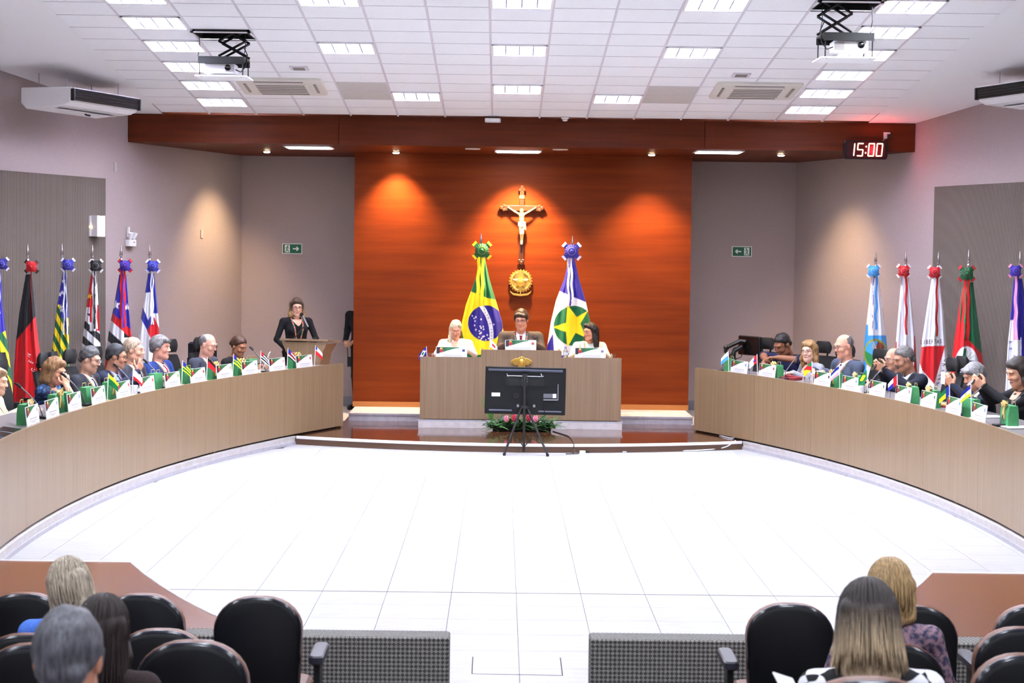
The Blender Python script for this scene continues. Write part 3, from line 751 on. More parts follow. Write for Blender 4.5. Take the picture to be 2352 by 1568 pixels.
MB().lathe([(.015, .163), (.015, .18)], 12).build('cap', mat('cap_blue', (90, 110, 190), .4), t); MB().lathe([(.0325, .075), (.0325, .11)], 16, cap=False).build('sleeve_label', mat('bottle_label', (210, 215, 225), .5), t)
# open laptop and papers on the left desk
p, rz = desk_spot(585, -1, .38, .89)
t = thing('laptop', 'open pale laptop in front of the brown haired woman', 'laptop', p, rz + R(25))
MB().bbox((0, 0, .009), (.33, .23, .016), .01).build('keyboard_base', mat('laptop_silver', (214, 212, 210), .4), t); MB().box((0, -.14, .13), (.33, .008, .23), (R(20), 0, 0)).build('lid', mat('laptop_cream', (222, 216, 206), .4), t)
for px, s, d, lab in ((316, -1, .33, 'white sheets of paper beside the grey haired man'), (2155, 1, .4, 'white papers under the green bags on right desk'), (2345, 1, .34, 'white papers at the right edge of the desk'), (1905, 1, .4, 'white papers in front of the bald man'), (2262, 1, .35, 'folded white napkin beside the large green bag')):
    p, rz = desk_spot(px, s, d, .892)
    b = MB()
    for k in range(3): b.box((random.uniform(-.01, .01), random.uniform(-.01, .01), .002+.003*k), (.21, .297, .002), (0, 0, random.uniform(-.2, .2)))
    tag(b.build('paper_stack', M_WHITEM, None, loc=p, rot=(0, 0, rz)), lab, 'papers', 'papers on the desks')
p, rz = desk_spot(1815, 1, .30, .89)
t = thing('red_folder', 'dark red folded cloth folder in front of the blonde woman', 'folder', p, rz+.4)
MB().bbox((0, 0, .02), (.26, .17, .036), .03).build('cover', mat('dark_red_cloth', (128, 26, 34), .7), t); MB().bbox((.03, -.01, .045), (.15, .1, .02), .02, (0, R(8), .5)).build('flap', MATS['dark_red_cloth'], t)
p, rz = desk_spot(2170, 1, .40, .89)
t = thing('document_folders', 'red and orange document folders beside grey haired man', 'folder', p, rz+.2)
MB().box((0, 0, .008), (.3, .22, .014)).build('red_folder_sheet', mat('folder_red', (150, 40, 46), .6), t); MB().box((.02, .02, .02), (.28, .2, .008), (0, 0, .1)).build('orange_folder_sheet', mat('folder_orange', (220, 140, 70), .6), t)
# stack of grey signs at the left edge
for k, (lab, cc) in enumerate((('grey tablet lying at the left edge of the desk', (120, 120, 124)), ('dark blue tablet lying at the left edge of the desk', (70, 76, 110)))):
    p, rz = desk_spot(22-14*k, -1, .16, .892)
    t = thing('tablet', lab, 'tablet', p + Vector((0, -.12*k, .0)), rz); MB().bbox((0, 0, .01), (.30, .2, .016), .02, (R(8), 0, 0)).build('case', mat('tablet_%d' % k, cc, .4), t); MB().box((0, 0, .0205), (.26, .16, .003), (R(8), 0, 0)).build('screen', M_BLACKG, t)

# ================================================================== lectern
LX = ony(712, 765, 23.15).x
t = thing('lectern', 'beige oak lectern with flared front and slanted top', 'lectern', (LX, 23.15, DZ), R(-14))
prof = [(-.20, 0), (-.20, .70), (-.235, .92), (-.31, 1.075), (.31, 1.075), (.235, .92), (.20, .70), (.20, 0)]
MB().prism(prof, -.21, -.19, 'y').build('front_panel', M_DESK, t)
for sg in (-1, 1):
    b = MB(); b.loft([[(sg*x-.01, -.19, z), (sg*x+.01, -.19, z), (sg*x+.01, yb, z), (sg*x-.01, yb, z)] for x, z, yb in ((.19, 0, .15), (.19, .70, .15), (.225, .92, .17), (.29, 1.05, .2))]); b.build('side_panel', M_DESK, t)
MB().box((0, .02, 1.085), (.66, .50, .028), (R(-4), 0, 0)).build('top', M_DESK, t, bevel=.004)
MB().box((0, 0, .03), (.46, .44, .06)).build('base', M_DESK, t); MB().box((0, .0, .6), (.38, .3, .02)).build('shelf', M_DESK, t)
# microphone stand in front of the speaker
t = thing('microphone_stand', 'black boom microphone stand holding a handheld microphone at the lectern', 'microphone', (ony(656, 790, 23.3).x, 23.3, DZ))
hx = ony(693, 722, 23.3); lx_ = t.location.x
MB().lathe([(.12, 0), (.12, .015), (.03, .03)], 20).build('base', M_BLACKM, t); MB().tube([(0, 0, .02), (0, 0, .98)], .011, 8).build('stem', M_BLACK, t)
MB().tube([(-.05, .0, .92), (hx.x-lx_+.05, -.02, hx.z-DZ-.14)], .008, 8).build('boom', M_BLACK, t); MB().ball((0, 0, .98), .022, 8).build('clutch', M_BLACK, t)
mc = MB(); mc.tube([(hx.x-lx_+.085, -.02, hx.z-DZ-.16), (hx.x-lx_+.01, -.015, hx.z-DZ-.015)], [.012, .018], 10); mc.build('microphone_body', M_STEEL, t, smooth=True)
MB().ball((hx.x-lx_, -.012, hx.z-DZ), .027, 12).build('microphone_head', M_BLACKM, t, smooth='full')

# ================================================================== television on a tripod
t = thing('television', 'black flat television seen from behind, on a tripod stand', 'television', (.045, 20.86, 0), R(-.5))
MB().box((.01, .0, .745), (.945, .03, .555), (0, R(.75), 0)).build('back_shell', mat('tv_shell', (9, 9, 13), .5, spec=.3), t, bevel=.008)
MB().box((.01, .02, .745), (.93, .012, .54), (0, R(.75), 0)).build('screen', M_BLACKG, t)
M_TVR = mat('tv_ridge', (58, 60, 76), .35)
MB().box((.01, -.022, .985), (.87, .025, .018), (R(25), R(.75), 0)).build('top_ridge', M_TVR, t)
for x in (-.29, .29): MB().box((x+.01, -.022, .51-x*.02), (.27, .02, .016), (R(-25), R(.75), 0)).build('lower_ridge', M_TVR, t)
MB().box((.0, -.025, .86), (.45, .03, .11), (0, R(.75), 0)).build('mount_recess', M_BLACKM, t)
MB().tube([(-.21, -.05, .925), (.19, -.05, .918)], .004, 6).build('steel_bar', M_STEEL, t)
for x in (-.21, .19): MB().tube([(x, -.04, .95), (x+.012, -.055, .918), (x+.03, -.05, .925)], .005, 6).build('hook', M_STEEL, t)
for x in (-.02, .03):
    for z in (.89, .855): MB().lathe([(.008, 0), (.006, .006)], 10, xf((x, -.06, z), (R(90), 0, 0))).build('bolt', M_CHROME, t)
MB().box((-.335, -.017, .70), (.10, .003, .042)).build('white_sticker', M_WHITEM, t)
st = MB().box((.30, -.017, .69), (.155, .003, .05)).build('rating_plate', mat('plate_grey', (92, 92, 98), .5), t); MB().box((.052+.30, -.0195, .69), (.04, .002, .048)).build('barcode_label', M_WHITEM, st)
MB().box((.305, -.03, .645), (.165, .026, .014)).build('port_strip', M_STEEL, t); MB().box((.392, -.022, .735), (.008, .012, .185)).build('side_port_strip', M_STEEL, t)
MB().bbox((-.10, -.02, .685), (.07, .06, .012), .02, (R(90), 0, 0)).build('socket_recess', M_BLACKM, t)
for x in (-.075, .115): MB().box((x, -.02, .57), (.026, .006, .03)).build('steel_clip', M_STEEL, t)
MB().tube([(.24, -.02, .64), (.235, -.035, .55), (.24, -.03, .46)], .006, 6).build('power_lead', M_BLACKM, t)
t = thing('tripod_stand', 'black folding tripod stand carrying the television', 'stand', (.045, 20.80, 0))
MB().tube([(.0, -.02, .46), (.0, -.02, .92)], .019, 10).build('pole', M_BLACK, t, smooth=True)
MB().box((0, .0, .87), (.06, .03, .14)).build('head_plate', M_BLACK, t)
MB().lathe([(.05, .545), (.055, .565), (.03, .58)], 16).build('collar', M_BLACK, t, smooth=True)
tl, tr, tb = onz(1158, 1046, 0), onz(1258, 1048, 0), onz(1203, 1036, 0)
o_ = Vector((.045, 20.80, 0))
knees = []
for q, top in ((tl, (-.03, 0, .56)), (tr, (.03, 0, .555)), (tb, (0, .03, .56))):
    f_ = q - o_; MB().tube([top, (f_.x, f_.y, .015)], .0135, 8).build('leg', M_BLACK, t, smooth=True); MB().tube([(f_.x, f_.y, .0), (f_.x*.985, f_.y*.985, .03)], .017, 8).build('rubber_foot', M_BLACKM, t)
    knees.append(Vector(top)*.5 + f_*.5)
for k in (0, 1): MB().tube([knees[k], (.0, .06, .08)], .006, 6).build('brace', M_BLACK, t)
MB().tube([(0, .02, .56), (.0, .06, .03)], .016, 8).build('lower_tube', M_BLACK, t)

# ================================================================== flower arrangement below the bench
t = thing('flower_arrangement', 'low bed of green foliage with pink torch ginger flowers before the bench', 'flowers', (.04, 22.6, DZ))
MB().bbox((0, .0, .04), (.74, .2, .08), .03).build('planter', M_BLACKM, t)
random.seed(3)
lfm = []
for cc in ((30, 78, 34), (48, 104, 40), (22, 60, 34), (76, 128, 52)): lfm.append(mat('leaf_%d' % cc[1], cc, .5))
for c in range(280):
    ang = random.uniform(0, 6.28); x = random.uniform(-.43, .43); y = random.uniform(-.12, .1); up_ = random.uniform(.25, 1.2)
    L_ = random.uniform(.13, .25) * (1 if abs(x) < .3 else .85); d = Vector((math.cos(ang)*1.2, math.sin(ang)*.6-.35, up_)).normalized()
    z0 = random.uniform(.02, .10); sd = d.cross(Vector((0, 0, 1))).normalized()
    b = MB(); P = []
    for k in range(5):
        u = k/4; c_ = Vector((x, y, z0)) + d*L_*u + Vector((0, 0, -.07*u*u)); w__ = .019*math.sin(math.pi*(.12+.86*u)); P.append((c_ - sd*w__, c_ + Vector((0, 0, .004)), c_ + sd*w__))
    vs = [p for r in P for p in r]; fs = []
    for k in range(4): fs += [(3*k, 3*k+1, 3*k+4, 3*k+3), (3*k+1, 3*k+2, 3*k+5, 3*k+4)]
    b.add(vs, fs); b.build('leaf', random.choice(lfm), t, smooth='full')
for px, py, cc in ((1163, 962, 0), (1181, 960, 1), (1214, 960, 1), (1230, 962, 0)):
    p = ony(px, py, 22.52); z = p.z - DZ; fm_ = mat('ginger_pink' if not cc else 'ginger_red', (226, 120, 150) if not cc else (176, 30, 62), .5)
    fo = MB(); fo.ball((p.x-.04, -.1, z), (.022, .022, .04), 10); f_ = fo.build('flower_head', fm_, t, smooth='full')
    pe = MB()
    for k in range(26):
        a = k*2.4; zz = -.035+.075*k/26; rr = .026*math.sqrt(max(.05, 1-(zz/.045)**2)); pe.ball((p.x-.04+rr*math.cos(a), -.1+rr*math.sin(a), z+zz), (.010, .010, .014), 6)
    pe.build('petals', fm_, f_, smooth='full')
    MB().tube([(p.x-.04, -.08, .05), (p.x-.04, -.1, z)], .005, 6).build('stem', lfm[1], t)
# tall side spray left of the television
for k in range(9):
    b = MB(); a = k*.7; d = Vector((-.5+.08*k, -.1, 1)).normalized(); P = []
    L_ = .30 + .04*(k % 3)
    for q in range(6):
        u = q/5; c_ = Vector((-.38, 0, .1)) + d*L_*u; w__ = .008*math.sin(math.pi*(.1+.85*u)); P.append((c_ - Vector((w__, 0, 0)), c_ + Vector((w__, 0, 0))))
    b.add([p for r in P for p in r], [(2*q, 2*q+1, 2*q+3, 2*q+2) for q in range(5)]); b.build('leaf', lfm[3], t)

# cables
def cable(pts, r, m, name, label):
    P = [Vector(p) for p in pts]; out = []
    for i in range(len(P)-1):
        p0, p1, p2, p3 = P[max(i-1, 0)], P[i], P[i+1], P[min(i+2, len(P)-1)]
        for k in range(6):
            u = k/6; out.append(.5*((2*p1) + (p2-p0)*u + (2*p0-5*p1+4*p2-p3)*u*u + (3*p1-p0-3*p2+p3)*u**3))
    out.append(P[-1]); return tag(MB().tube(out, r, 6).build(name, m, None, smooth='full'), label, 'cable', 'cables by the dais')
q = lambda x, y, z: tuple(onz(x, y, z))
cable([q(1270, 990, DZ+.006), q(1290, 996, DZ+.006), q(1308, 1003, DZ+.006), q(1317, 1018, DZ+.006), q(1318, 1026, DZ+.01), (q(1318, 1040, .006)), q(1300, 1042, .006), q(1330, 1041, .006)], .006, M_BLACK, 'power_cable', 'thin black cable running off the dais below the television')
cable([q(1345, 1037, .008), q(1400, 1037, .008), q(1450, 1035, .008), q(1520, 1033.5, .008), q(1590, 1032, .008), q(1655, 1029.5, .01), q(1672, 1024, .04), q(1690, 1012, .11)], .010, mat('white_cable', (226, 230, 240), .5), 'white_cable', 'white cable along the foot of the dais to the right desk')
cable([q(1430, 1037.5, .008), q(1500, 1035.5, .008), q(1600, 1034, .01), q(1660, 1028, .03), q(1680, 1018, .10)], .008, MATS['white_cable'], 'white_cable', 'second white cable beside the dais foot on the right')
cable([q(1650, 998, DZ+.008), q(1665, 1003, DZ+.008), q(1680, 1006, DZ+.008), q(1694, 1004, DZ+.01)], .007, MATS['white_cable'], 'white_cable', 'short white cable on the dais by the right desk')
p = onz(1338, 1038, .01)
t = thing('power_strip', 'small white power plug block on the floor by the dais', 'power strip', (p.x, p.y, .0)); MB().bbox((0, 0, .014), (.07, .03, .026), .008).build('body', M_WHITE, t); MB().box((.06, 0, .012), (.05, .014, .014)).build('plug', M_BLACK, t)
p = onz(1692, 1006, DZ+.004); tag(MB().box((0, 0, .003), (.14, .05, .006), (0, 0, .3)).build('tape_strip', mat('grey_tape', (150, 148, 156), .5), None, loc=(p.x, p.y, DZ)), 'strip of grey tape holding cables on the dais corner', 'tape')

# ================================================================== crucifix and coat of arms
M_CROSS = wood('dark_cross_wood', (56, 26, 12), (70, 34, 16), (84, 42, 20), (1, 1, .4), .35, 6)
t = thing('crucifix', 'dark wooden crucifix with ivory figure on the orange wall', 'crucifix', (.028, 24.65, 2.735))
MB().box((0, -.02, -.02), (.062, .035, .98)).build('upright', M_CROSS, t, bevel=.004)
MB().box((0, -.021, .232), (.50, .034, .072)).build('crossbar', M_CROSS, t, bevel=.004)
for (x, z, a) in ((0, .49, 0), (0, -.50, 180), (-.255, .232, -90), (.255, .232, 90)):
    b = MB()
    for (dx, dz, r) in ((0, .025, .03), (-.024, -.008, .026), (.024, -.008, .026)): b.lathe([(r, -.02), (r, .012), (r*.6, .02)], 14, xf((dx, 0, dz), (R(90), 0, 0)))
    b.build('trefoil_end', M_CROSS, t, loc=(x, -.024, z), rot=(0, R(a), 0))
M_IVORY = noisy('ivory_figure', (222, 178, 106), (236, 198, 130), 20, .4)
sc_ = MB().box((0, -.042, .385), (.068, .006, .045)).build('title_board', mat('title_gold', (226, 176, 66), .5), t)
fo = text_mesh('lettering', 'INRI', .032, M_CROSS, sc_); fo.location = (0, -.0465, .385); fo.rotation_euler = (R(90), 0, 0)

# coat of arms: scalloped sunburst, star, disc, ribbon
t = thing('coat_of_arms', 'gold relief coat of arms with star and ribbon below the crucifix', 'coat of arms', (.025, 24.648, 1.95))
P = []
for k in range(48):
    a = 2*math.pi*k/48; r = .168 if k % 2 == 0 else .145; P.append((r*math.cos(a), r*math.sin(a)+.015))
MB().prism(P, -.018, 0, 'y').build('sunburst', M_GOLD, t, bevel=.004)
for sg in (-1, 1):
    b = MB()
    for k in range(18):
        a = R(-75+k*150/18); b.ball((sg*.125*math.cos(a), -.022, .125*math.sin(a)+.01), (.022, .012, .012), 6, (0, -sg*(a+R(60)), 0))
    b.build('wreath_branch', M_GOLD, t, smooth='full')
S = []; V5 = []
for k in range(10):
    a = math.pi/2 + k*math.pi/5; r = .135 if k % 2 == 0 else .052; S.append((r*math.cos(a), r*math.sin(a)))
b = MB(); b.add([(x, -.02, z) for x, z in S] + [(0, -.045, 0)], [(i, (i+1) % 10, 10) for i in range(10)]); b.add([(x, -.02, z) for x, z in S], [tuple(range(10))]); b.build('star', M_GOLD, t)
MB().lathe([(.062, 0), (.062, .012), (.052, .016), (.052, .010), (.03, .016), (.001, .018)], 24, xf((0, -.034, 0), (R(90), 0, 0))).build('medallion', M_GOLD, t, smooth=True)
b = MB()
for k in range(14):
    a = 2*math.pi*k/14; b.ball((.057*math.cos(a), -.05, .057*math.sin(a)), .006, 6)
b.build('star_ring', M_GOLD, t)
rb = [(-.15, -.118), (-.10, -.155), (0, -.165), (.10, -.155), (.15, -.118), (.135, -.15), (.10, -.182), (0, -.195), (-.10, -.182), (-.135, -.15)]
MB().prism(rb, -.03, -.004, 'y').build('ribbon', M_GOLD, t, bevel=.004)
MB().box((0, -.03, -.10), (.012, .012, .13)).build('sword', M_GOLD, t)

# ================================================================== exit signs
M_EXIT = mat('exit_green', (0, 92, 62), .4); M_EXW = mat('exit_white', (226, 232, 226), .4)
def exit_sign(px, py, s, lab):
    p = ony(px, py, YB-.02)
    t = thing('exit_sign', lab, 'exit sign', (p.x, YB-.012, p.z), 0, 'green exit signs')
    MB().box((0, 0, 0), (.285, .012, .15)).build('border', M_EXW, t); MB().box((0, -.007, 0), (.265, .004, .13)).build('green_panel', M_EXIT, t)
    ax = s*.055
    MB().prism([(ax-s*.045, .009), (ax+s*.01, .009), (ax+s*.002, .03), (ax+s*.018, .03), (ax+s*.046, 0), (ax+s*.018, -.03), (ax+s*.002, -.03), (ax+s*.01, -.009), (ax-s*.045, -.009)], -.011, -.009, 'y').build('arrow', M_EXW, t)
    d = MB().box((-s*.07, -.0095, 0), (.075, .002, .11)).build('door_pictogram', M_EXW, t)
    b = MB(); cx = -s*.07
    b.lathe([(.011, 0), (.011, .002)], 12, xf((cx+s*.006, -.0105, .036), (R(90), 0, 0)))
    for (x0, z0, x1, z1) in ((0, .022, -.006, -.012), (0, .018, .022, .006), (0, .018, -.022, .008), (-.006, -.012, .016, -.028), (.016, -.028, .016, -.048), (-.006, -.012, -.014, -.036), (-.014, -.036, -.03, -.044)):
        b.tube([(cx+s*x0, -.0115, z0), (cx+s*x1, -.0115, z1)], .006, 6)
    b.build('running_figure', M_EXIT, d)
exit_sign(671, 571, 1, 'green exit sign with arrow pointing right on the back wall')
exit_sign(1704, 577.5, -1, 'green exit sign with arrow pointing left on the back wall')

# ================================================================== digital clock
p = ony(1988, 344, YBEAM-.07)
t = thing('digital_clock', 'black digital wall clock with glowing red digits reading 15:00', 'clock', (p.x, YBEAM-.02, p.z))
s_ = 1/ (FPX/22.75)
w2, h2 = 50*s_, 21.5*s_
MB().prism([(-w2, -h2*.72), (-w2*.94, -h2), (w2*.94, -h2), (w2, -h2*.72), (w2, h2*.72), (w2*.94, h2), (-w2*.94, h2), (-w2, h2*.72)], -.07, 0, 'y').build('case', M_BLACKG, t, bevel=.005)
MB().box((.0, -.0715, 0), (w2*1.75, .003, h2*1.7)).build('display', mat('red_acrylic', (46, 4, 8), .25), t)
M_LED = mat('led_red', lin=(1.0, .42, .22), emit=3.2)
SEG = {'0': 'abcdef', '1': 'bc', '5': 'afgcd'}
def digit(ch, x0, parent):
    ww, hh = .068, .155; b = MB()
    pts = {'a': ((0, hh), (ww, hh)), 'b': ((ww, hh), (ww, hh/2)), 'c': ((ww, hh/2), (ww, 0)), 'd': ((0, 0), (ww, 0)), 'e': ((0, 0), (0, hh/2)), 'f': ((0, hh/2), (0, hh)), 'g': ((0, hh/2), (ww, hh/2))}
    for sg in SEG[ch]:
        (a0, b0), (a1, b1) = pts[sg]
        for k in range(6):
            u = (k+.5)/6; x = a0+(a1-a0)*u; z = b0+(b1-b0)*u; b.ball((x0+x+z*.08, -.075, z-hh/2), .0080, 6)
    b.build('digit', M_LED, parent, smooth='full')
for ch, x0 in zip('1500', (-.222, -.112, .028, .132)): digit(ch, x0, t)
b = MB()
for z in (-.04, .04): b.ball((.0+z*.08, -.075, z), .010, 8)
b.build('colon', M_LED, t)
ld = bpy.data.lights.new('clock_glow', 'POINT'); ld.energy = 1.6; ld.color = (1, .03, .05); ld.shadow_soft_size = .08
lo = bpy.data.objects.new('led_glow', ld); COL.objects.link(lo); lo.parent = t; lo.location = (.1, -.12, 0)
p = ony(2037, 311, YBEAM-.02)
t = thing('wall_outlet', 'white wall outlet with a black plug above the clock', 'outlet', (p.x, YBEAM-.021, p.z)); MB().box((0, 0, 0), (.085, .008, .08)).build('cover_plate', M_WHITE, t); MB().bbox((.02, -.02, -.015), (.04, .03, .06), .008).build('plug', M_BLACK, t)
MB().tube([(-.0, -.02, -.03), (-.05, -.015, -.06), (-.09, -.012, -.12)], .003, 5).build('lead', M_WHITE, t)

# ================================================================== air conditioners
def ceiling_ac(cx, cy, z, rz, lab):
    t = thing('ceiling_air_conditioner', lab, 'air conditioner', (cx, cy, z), rz, 'ceiling hung air conditioners')
    L_, D_, H_ = 1.45, .64, .235
    prof = [(.32, 0), (.32, -.17), (.25, -H_), (-.22, -.20), (-.30, -.16), (-.32, -.02), (-.30, 0)]
    MB().prism([(y, zz) for y, zz in prof], -L_/2, L_/2, 'x').build('casing', M_WHITE, t, bevel=.012)
    MB().box((0, -.312, -.078), (L_-.06, .05, .125), (R(8), 0, 0)).build('outlet_recess', M_BLACKM, t)
    for k in range(4): MB().box((0, -.342, -.05-.03*k), (L_-.08, .004, .010), (R(30), 0, 0)).build('louvre', M_BLACK, t)
    MB().box((0, -.325, -.022), (L_-.04, .03, .03)).build('top_lip', M_WHITE, t)
    for sg in (-1, 1): MB().bbox((sg*(L_/2-.012), -.33, -.085), (.03, .05, .13), .01).build('end_cheek', M_BLACK, t)
    MB().box((0, .05, -.195), (L_-.3, .3, .01), (R(14), 0, 0)).build('intake_grille', mat('pale_grille', (206, 204, 204), .5), t)
    for sx in (-.55, .55):
        for sy in (-.15, .2): MB().tube([(sx, sy, 0), (sx, sy, max(.06, zc(cy)-z-.02))], .006, 6).build('hanger_rod', M_STEEL, t)
    MB().tube([(.2, .1, -.2), (.2, .06, -.235), (.25, .04, -.24)], .01, 6).build('drain_pipe', M_BLACK, t)
    return t
za = ony(62, 197, 19.7).z
a_ = Vector((-4.95, 19.6)); dv = Vector((.3116, .9502))
c2_ = a_ + dv*.725 + Vector((-.9502, .3116))*.32
ceiling_ac(c2_.x, c2_.y, za-.01, WROT, 'white ceiling hung air conditioner on the left with black outlet')
a_ = Vector((4.95+.328*1.35, 19.6-1.35)); dv = Vector((-.3116, .9502)); c2_ = a_ + dv*.725 + Vector((.9502, .3116))*.32
ceiling_ac(c2_.x, c2_.y, za+.12, -WROT, 'white ceiling hung air conditioner cut by the right edge')
M_CASS = mat('cassette_cream', (222, 216, 206), .45); M_SLOT = mat('dark_slot', (146, 138, 132), .6)
def cassette(px, py, lab):
    p = onplane(px, py, (0, CY, CZ), (0, CM, 1))
    t = thing('cassette_air_conditioner', lab, 'air conditioner', p + Vector((0, 0, -.012)), 0, 'ceiling cassette air conditioners'); t.rotation_euler = (tilt, 0, 0)
    MB().bbox((0, 0, 0), (.98, .90, .04), .05).build('panel', M_CASS, t, smooth=30)
    MB().box((0, 0, -.024), (.62, .54, .012)).build('intake_grille', M_CASS, t)
    for k in range(5): MB().box((0, -.2+.1*k, -.0325), (.56, .045, .006)).build('grille_slot', M_SLOT, t)
    for (c, d) in (((0, -.36, -.022), (.56, .03, .012)), ((0, .36, -.022), (.56, .03, .012)), ((-.40, 0, -.022), (.03, .5, .012)), ((.40, 0, -.022), (.03, .5, .012))): MB().box(c, d).build('air_slot', M_SLOT, t)
cassette(648, 196, 'cream ceiling cassette air conditioner left of the centre'); cassette(1735, 206, 'cream ceiling cassette air conditioner right of the centre')
for px, py, lab in ((687, 156, 'small grey ceiling vent above the left cassette'), (1702, 172, 'small grey ceiling vent above the right cassette')):
    p = onplane(px, py, (0, CY, CZ), (0, CM, 1)); t = thing('ceiling_vent', lab, 'vent', p + Vector((0, 0, -.004)), 0, 'small ceiling vents'); t.rotation_euler = (tilt, 0, 0)
    MB().box((0, 0, 0), (.2, .2, .012)).build('frame', M_TBAR, t)
    for k in range(5): MB().box((0, -.06+.03*k, -.008), (.13, .014, .006)).build('slot', M_SLOT, t)
p = onplane(1132, 268, (0, CY, CZ), (0, CM, 1))
t = thing('wifi_access_point', 'white box access point hanging where ceiling meets the beam', 'access point', (p.x, YBEAM-.12, zc(YBEAM-.12)-.03)); MB().bbox((0, 0, -.02), (.20, .16, .05), .02).build('housing', M_WHITE, t, smooth=30); MB().tube([(0, 0, 0), (0, 0, .03)], .02, 8).build('bracket', M_BLACK, t)
p = onplane(1298, 268, (0, CY, CZ), (0, CM, 1))
t = thing('smoke_detector', 'round white smoke detector on the ceiling by the beam', 'detector', (p.x, YBEAM-.13, zc(YBEAM-.13)-.001)); MB().lathe([(.05, 0), (.05, -.015), (.035, -.025), (.03, -.045), (.01, -.05)], 18).build('housing', M_WHITE, t, smooth=True); MB().lathe([(.036, -.024), (.036, -.03)], 18, cap=False).build('sensor_ring', M_SLOT, t)

# ================================================================== projector lifts
def projector_lift(k, r, drop, mir, lab):
    x, y = gx(k)+GP/2, gy(r); z = zc(y)
    t = thing('projector_lift', lab, 'projector', (x, y, z), 0, 'projectors on scissor lifts')
    b = MB()
    for (c, d) in (((-GP/2+.03, 0, .05), (.02, RP-.04, .12)), ((GP/2-.03, 0, .05), (.02, RP-.04, .12)), ((0, RP/2-.03, .05), (GP-.04, .02, .12)), ((0, -RP/2+.03, .05), (GP-.04, .02, .12)), ((0, 0, .105), (GP-.04, RP-.04, .01))): b.box(c, d)
    b.build('hatch_well', M_BLACKM, t)
    b = MB()
    for (c, d) in (((-GP/2+.016, 0, -.004), (.032, RP, .012)), ((GP/2-.016, 0, -.004), (.032, RP, .012)), ((0, RP/2-.016, -.004), (GP, .032, .012)), ((0, -RP/2+.016, -.004), (GP, .032, .012))): b.box(c, d)
    b.build('hatch_frame', M_WHITE, t)
    zt = -drop*.52
    for yy in (-.12, .12):
        for q in (0, 1):
            za_, zb_ = .08 - (.08-zt)*q/2, .08 - (.08-zt)*(q+1)/2
            for sg in (-1, 1): MB().tube([(mir*.10-sg*.14, yy, za_), (mir*.10+sg*.14, yy, zb_)], .012, 4).build('scissor_arm', M_BLACK, t)
    MB().box((0, 0, zt-.02), (.46, .40, .018)).build('tray', M_BLACK, t)
    for yy in (-.2, .2): MB().box((0, yy, zt-.05), (.46, .012, .07)).build('side_plate', M_BLACK, t)
    pj = MB().bbox((-mir*.03, -.03, zt-.125), (.32, .25, .10), .03).build('projector_body', M_WHITE, t, smooth=30)
    MB().lathe([(.03, 0), (.03, .012), (.022, .016)], 14, xf((-mir*.03+.09, -.155, zt-.12), (R(90), 0, 0))).build('lens', M_BLACKG, pj, smooth=True)
    b = MB()
    for q in range(6): b.box((-mir*.03+mir*.11-.03*0, -.157, zt-.10-.012*q), (.09, .004, .005))
    b.build('vent_slats', M_SLOT, pj)
    for sx in (-.215, .215):
        for sy in (-.19, .19): MB().tube([(sx, sy, zt-.02), (sx, sy, -drop)], .006, 6).build('hanger_rod', M_BLACK, t)
    for sx in (-.24, .22): MB().tube([(sx, -.1, .05), (sx+.01, -.1, zt*.6), (sx-.01, -.1, zt)], .004, 5).build('lift_cable', M_BLACK, t)
    MB().tube([(mir*.12, -.1, zt-.13), (mir*.19, -.14, zt-.16), (mir*.23, -.1, zt-.10), (mir*.24, -.05, zt+.02), (mir*.2, -.02, zt+.1)], .006, 6).build('cable_loop', M_BLACK, t)
    MB().box((0, 0, -drop), (.52, .46, .012)).build('ceiling_panel', M_TILEC, t)
    for sx in (-.2, .2): MB().lathe([(.008, 0), (.008, .003)], 8, xf((sx, -.18, -drop-.009))).build('screw', M_SLOT, t)
projector_lift(-5, 7, .43, 1, 'white projector on a black scissor lift, left side of ceiling')
projector_lift(5, 10, .50, -1, 'white projector on a black scissor lift, right side of ceiling')

# ================================================================== side walls: ribbed fabric panels, lamp, emergency light, plates
def acoustic(s, px, py, lab):
    n = Vector((-s*.9502, -.3116, 0)); p, rz = wallhit(px, py, s)
    ztop = p.z; rib = .02; Lp = 6.2; nr = int(Lp/rib)
    b = MB(); rows = []
    for i in range(nr):
        for (u, d) in ((0, .03), (.62, .03), (.62, .026), (1, .026)): rows.append((rib*(i+u), d))
    sx = -1 if s < 0 else 1     # runs towards the audience
    vs = []; fs = []
    for (u, d) in rows: vs += [(sx*u, -d, .1), (sx*u, -d, ztop)]
    for i in range(len(rows)-1): fs.append((2*i, 2*i+2, 2*i+3, 2*i+1))
    b.add(vs, fs)
    b.add([(0, 0, .1), (0, -.03, .1), (0, -.03, ztop), (0, 0, ztop), (sx*Lp, 0, ztop), (sx*Lp, -.03, ztop)], [(0, 1, 2, 3), (3, 2, 5, 4)])
    o = b.build('acoustic_wall_panel', M_FABRIC, None, loc=(p.x, p.y, 0), rot=(0, 0, rz)); return tag(o, lab, 'wall panel', 'ribbed fabric wall panels')
acoustic(-1, 238, 410, 'ribbed taupe fabric panel covering the left wall'); acoustic(1, 2151, 429, 'ribbed taupe fabric panel covering the right wall')
p, rz = wallhit(214, 519, -1, .03)
t = thing('wall_lamp', 'white box wall lamp with one lit face on the left fabric panel', 'wall lamp', p, rz)
MB().box((0, -.01, 0), (.2, .02, .25)).build('back_plate', M_WHITE, t); MB().box((0, -.06, 0), (.17, .1, .255)).build('housing', mat('lamp_grey', (206, 202, 206), .5), t, bevel=.004)
MB().box((0, -.112, 0), (.166, .006, .25)).build('diffuser', mat('lamp_diffuser', lin=(1, 1, 1), emit=2.5), t)
MB().ball((-.1, -.02, -.01), .012, 8).build('warm_gap', mat('warm_leak', lin=(1, .75, .3), emit=3), t)
p, rz = wallhit(295, 556, -1)
